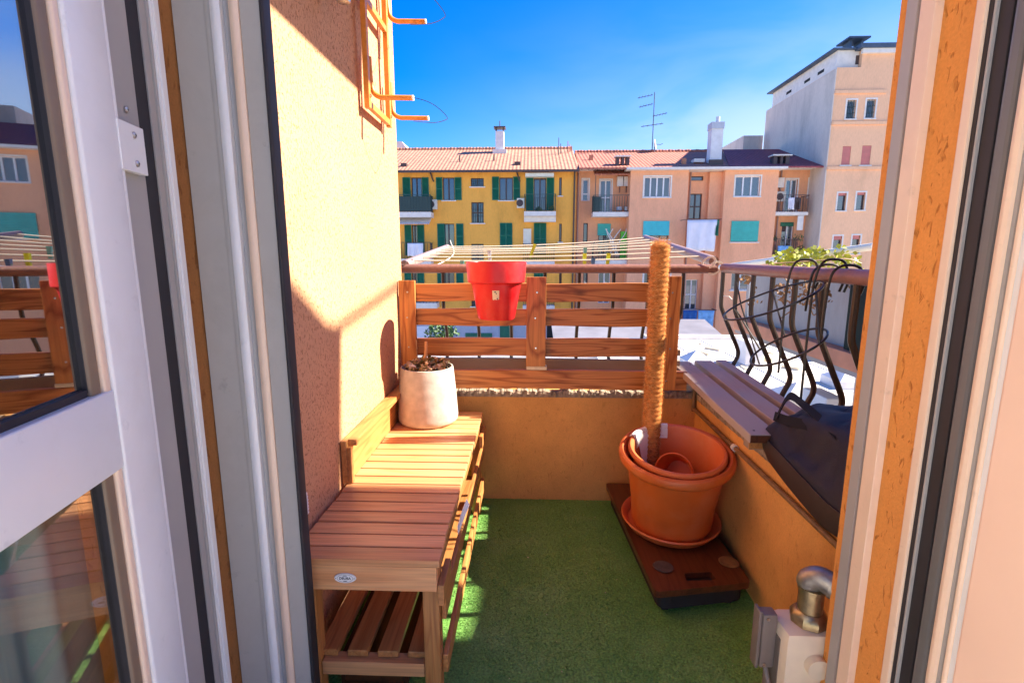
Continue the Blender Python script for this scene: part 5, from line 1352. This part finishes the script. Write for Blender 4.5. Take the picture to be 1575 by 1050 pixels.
# small white gable behind the yellow roof at far left
p = at(620, 232, Y=44); bm = MB(); bm.loft2([Vector((p.x - 4, 44, -6)), Vector((p.x + .35, 44, -6)), Vector((p.x + .35, 44, p.z + .2)), Vector((p.x - .1, 44, p.z + .75)), Vector((p.x - 4, 44, p.z + .75))], [Vector((p.x - 4, 48, -6)), Vector((p.x + .35, 48, -6)), Vector((p.x + .35, 48, p.z + .2)), Vector((p.x - .1, 48, p.z + .75)), Vector((p.x - 4, 48, p.z + .75))])
tag(bm.build('white_gable', 'trim'), 'white gable end peeping above the far left end of the yellow roof', 'building')

# ---------------------------------------------------------------- courtyard roofs
gr = thing('garage_block', (3, 14, -6.5), 'low courtyard garage block with a bright flat white roof', 'building')
bm = MB(); bm.prism([(-9, 9), (13, 9), (13, 20.5), (4.9, 20.5), (4.9, 16.3), (-9, 16.3)], -6.5, -2.45); bm.build('wall', 'base', gr)
bm = MB(); bm.prism([(-9.2, 8.8), (13.2, 8.8), (13.2, 20.7), (4.7, 20.7), (4.7, 16.5), (-9.2, 16.5)], -2.449, -2.25); rfw = bm.build('roof', 'roofwhite', gr)
part('kerb', 'trim', rfw, lambda q: (q.box(4.95, 13.2, 20.4, 20.7, -2.249, -2.08), q.box(4.7, 4.94, 16.25, 20.7, -2.249, -2.08), q.box(-9.2, 4.69, 16.25, 16.5, -2.249, -2.12), q.box(2.2, 2.4, 9, 16.2, -2.249, -2.1)))
part('roof_seam', 'chim', rfw, lambda q: [q.box(x, x + .05, 8.9, 16.2 if x < 4.8 else 20.3, -2.249, -2.225) for x in (-7, -5, -3, -1, 1, 3.6, 5.6, 6.9, 8.9, 10.9)] + [q.box(5.0, 13.1, y, y + .05, -2.2245, -2.205) for y in (12.4, 14.3, 17.6)])
rl_ = part('roof_litter', 'label', rfw, lambda q: [q.box(x, x + random.uniform(.1, .6), y, y + random.uniform(.05, .3), -2.249, -2.249 + random.uniform(.02, .16), 0, Matrix.Rotation(random.uniform(0, 3), 3, 'Z')) for x, y in [(random.uniform(5.2, 12.5), random.uniform(9.5, 19.5)) for _ in range(26)]]); rl_['kind'] = 'stuff'
for x, y, s_l in ((6.2, 11.5, .9), (8.4, 13.2, .9), (5.2, 15.5, .8), (9.6, 16.6, .8)):
    def sky_l(q):
        q.box(x - s_l / 2, x + s_l / 2, y - s_l / 2, y + s_l / 2, -2.249, -2.05)
        q.loft2([Vector((x - s_l / 2, y - s_l / 2, -2.049)), Vector((x + s_l / 2, y - s_l / 2, -2.049)), Vector((x + s_l / 2, y + s_l / 2, -2.049)), Vector((x - s_l / 2, y + s_l / 2, -2.049))], [Vector((x - .02, y - .02, -1.75)), Vector((x + .02, y - .02, -1.75)), Vector((x + .02, y + .02, -1.75)), Vector((x - .02, y + .02, -1.75))])
    part('skylight', 'chim', rfw, sky_l)
for r, Y, m in (((1148, 527, 1176, 548), 15.5, 'chim'), ((1270, 613, 1300, 640), 8.9, 'chim')):
    a, b2, c, d_ = W(r, Y); part('vent_housing', m, rfw, lambda q: q.box(a, b2, Y, Y + .8, -2.249, max(d_, -2.0), .03))
sh = thing('lean_to_shed', (3, 24, -6.5), 'low shed with a lilac grey sloping metal roof beyond the garages', 'shed')
bxp('wall', 'trim', sh, 1.5, 9.5, 23, 28, -6.5, -3.5)
bm = MB(); q_ = [Vector((1.2, 22.6, -3.45)), Vector((9.8, 22.6, -3.45)), Vector((9.8, 28.3, -2.5)), Vector((1.2, 28.3, -2.5))]; bm.loft2(q_, [p + Vector((0, 0, .1)) for p in q_]); bm.build('roof', 'lilac', sh)
lw_ = MB(); lw_.box(8.2, 20, 27, 27.3, -6.5, -3.9); tag(lw_.build('courtyard_wall', 'base'), 'pale lilac courtyard wall beyond the white roof on the right', 'wall')
bu = thing('courtyard_bush', at(680, 512, Y=26), 'dark green bush low between the fence slats at the left', 'bush'); c = at(680, 514, Y=26)
part('foliage', 'leaf_g', bu, lambda q: tuft(q, c, .9, 500, .12)); tubep('stem', 'bark', bu, [c - Vector((0, 0, 3.0)), c], .06, 6)

# ---------------------------------------------------------------- neighbour's terrace on the right
nt_ = thing('neighbour_terrace', (5, 8, -6.5), 'neighbouring terrace with a grey wall above a terracotta ledge beyond the right railing', 'terrace')
bxp('ledge', 'terr', nt_, 4.40, 4.62, 5.6, 10.9, -.42, -.18, .02)
bxp('slab', 'greywall', nt_, 4.45, 7.4, 5.6, 10.9, -.50, -.421)
bxp('wall', 'greywall', nt_, 4.621, 4.80, 5.6, 10.9, -.42, .80)
bxp('screen', 'shade_net', nt_, 4.50, 4.619, 5.7, 7.25, -.179, .88, .02)
bxp('pier', 'greywall', nt_, 7.1, 7.9, 5.6, 10.9, -6.5, -.501)
pg = thing('pergola_pole', at(1112, 411, Y=11.6), 'long white pole slanting up to the right over the neighbouring terrace', 'pole')
q0, q1 = at(1108, 411, Y=12.0), at(1345, 379, Y=7.6); tubep('pole', 'cord', pg, [q0, (q0 + q1) / 2, q1], .055, 12)
qp = q0.lerp(q1, .30); tubep('post', 'cord', pg, [qp + Vector((0, 0, -.05)), Vector((qp.x, qp.y, .3)), Vector((qp.x, qp.y, -.42))], .03, 8)
vn = thing('trailing_vine', at(1240, 420, Y=8.5), 'sunlit yellow green vine with dry trailing shoots over the terrace wall', 'vine')
def vleaves(bm):
    for i in range(400):
        px = random.choice((random.gauss(1205, 9), random.gauss(1224, 11), random.gauss(1245, 12), random.gauss(1262, 9), random.uniform(1185, 1322), random.gauss(1298, 13))); t = (px - 1185) / 140
        py = 404 - 8 * math.sin(t * 3) + random.gauss(0, 8 if px < 1275 else 12); Y = 8.9 + random.gauss(0, .3) - t * .9
        p = at(px, py, Y=Y); s_l = random.uniform(.022, .055)
        a_ = Vector((random.gauss(0, 1), random.gauss(0, .6), random.gauss(0, 1))).normalized() * s_l; b3 = a_.cross(Vector((random.gauss(0, .5), 1, random.gauss(0, .5)))).normalized() * s_l * .8
        bm.face([p - a_, p - a_ * .2 + b3, p + a_ * .5 + b3 * .6, p + a_, p + a_ * .4 - b3 * .7, p - a_ * .2 - b3])
part('foliage', 'leaf_y', vn, vleaves)
def vdry(bm):
    for px, py0, py1, n in ((1203, 436, 466, 70), (1238, 434, 470, 60), (1258, 434, 480, 70), (1160, 438, 470, 18), (1268, 430, 465, 40), (1148, 425, 436, 40)):
        for i in range(n):
            p = at(px + random.gauss(0, 6), random.uniform(py0, py1), Y=7.45 + random.gauss(0, .1)); s_l = random.uniform(.015, .045)
            a_ = Vector((random.gauss(0, 1), random.gauss(0, .6), random.gauss(0, 1))).normalized() * s_l; b3 = a_.cross(Vector((0, 1, .2))).normalized() * s_l * .5
            bm.face([p - a_, p + b3, p + a_, p - b3])
part('dry_leaves', 'leaf_d', vn, vdry)
def shoots(bm):
    for pts in (((1195, 412), (1215, 440), (1222, 470), (1200, 490)), ((1235, 420), (1243, 455), (1252, 485), (1268, 455), (1272, 430)), ((1300, 430), (1312, 455), (1318, 480)), ((1190, 405), (1240, 402), (1300, 398), (1325, 405))):
        bm.tube(smoothpath([at(a_, b_, Y=7.45) for a_, b_ in pts], 5), .009, 5)
part('shoot', 'leaf_d', vn, shoots)
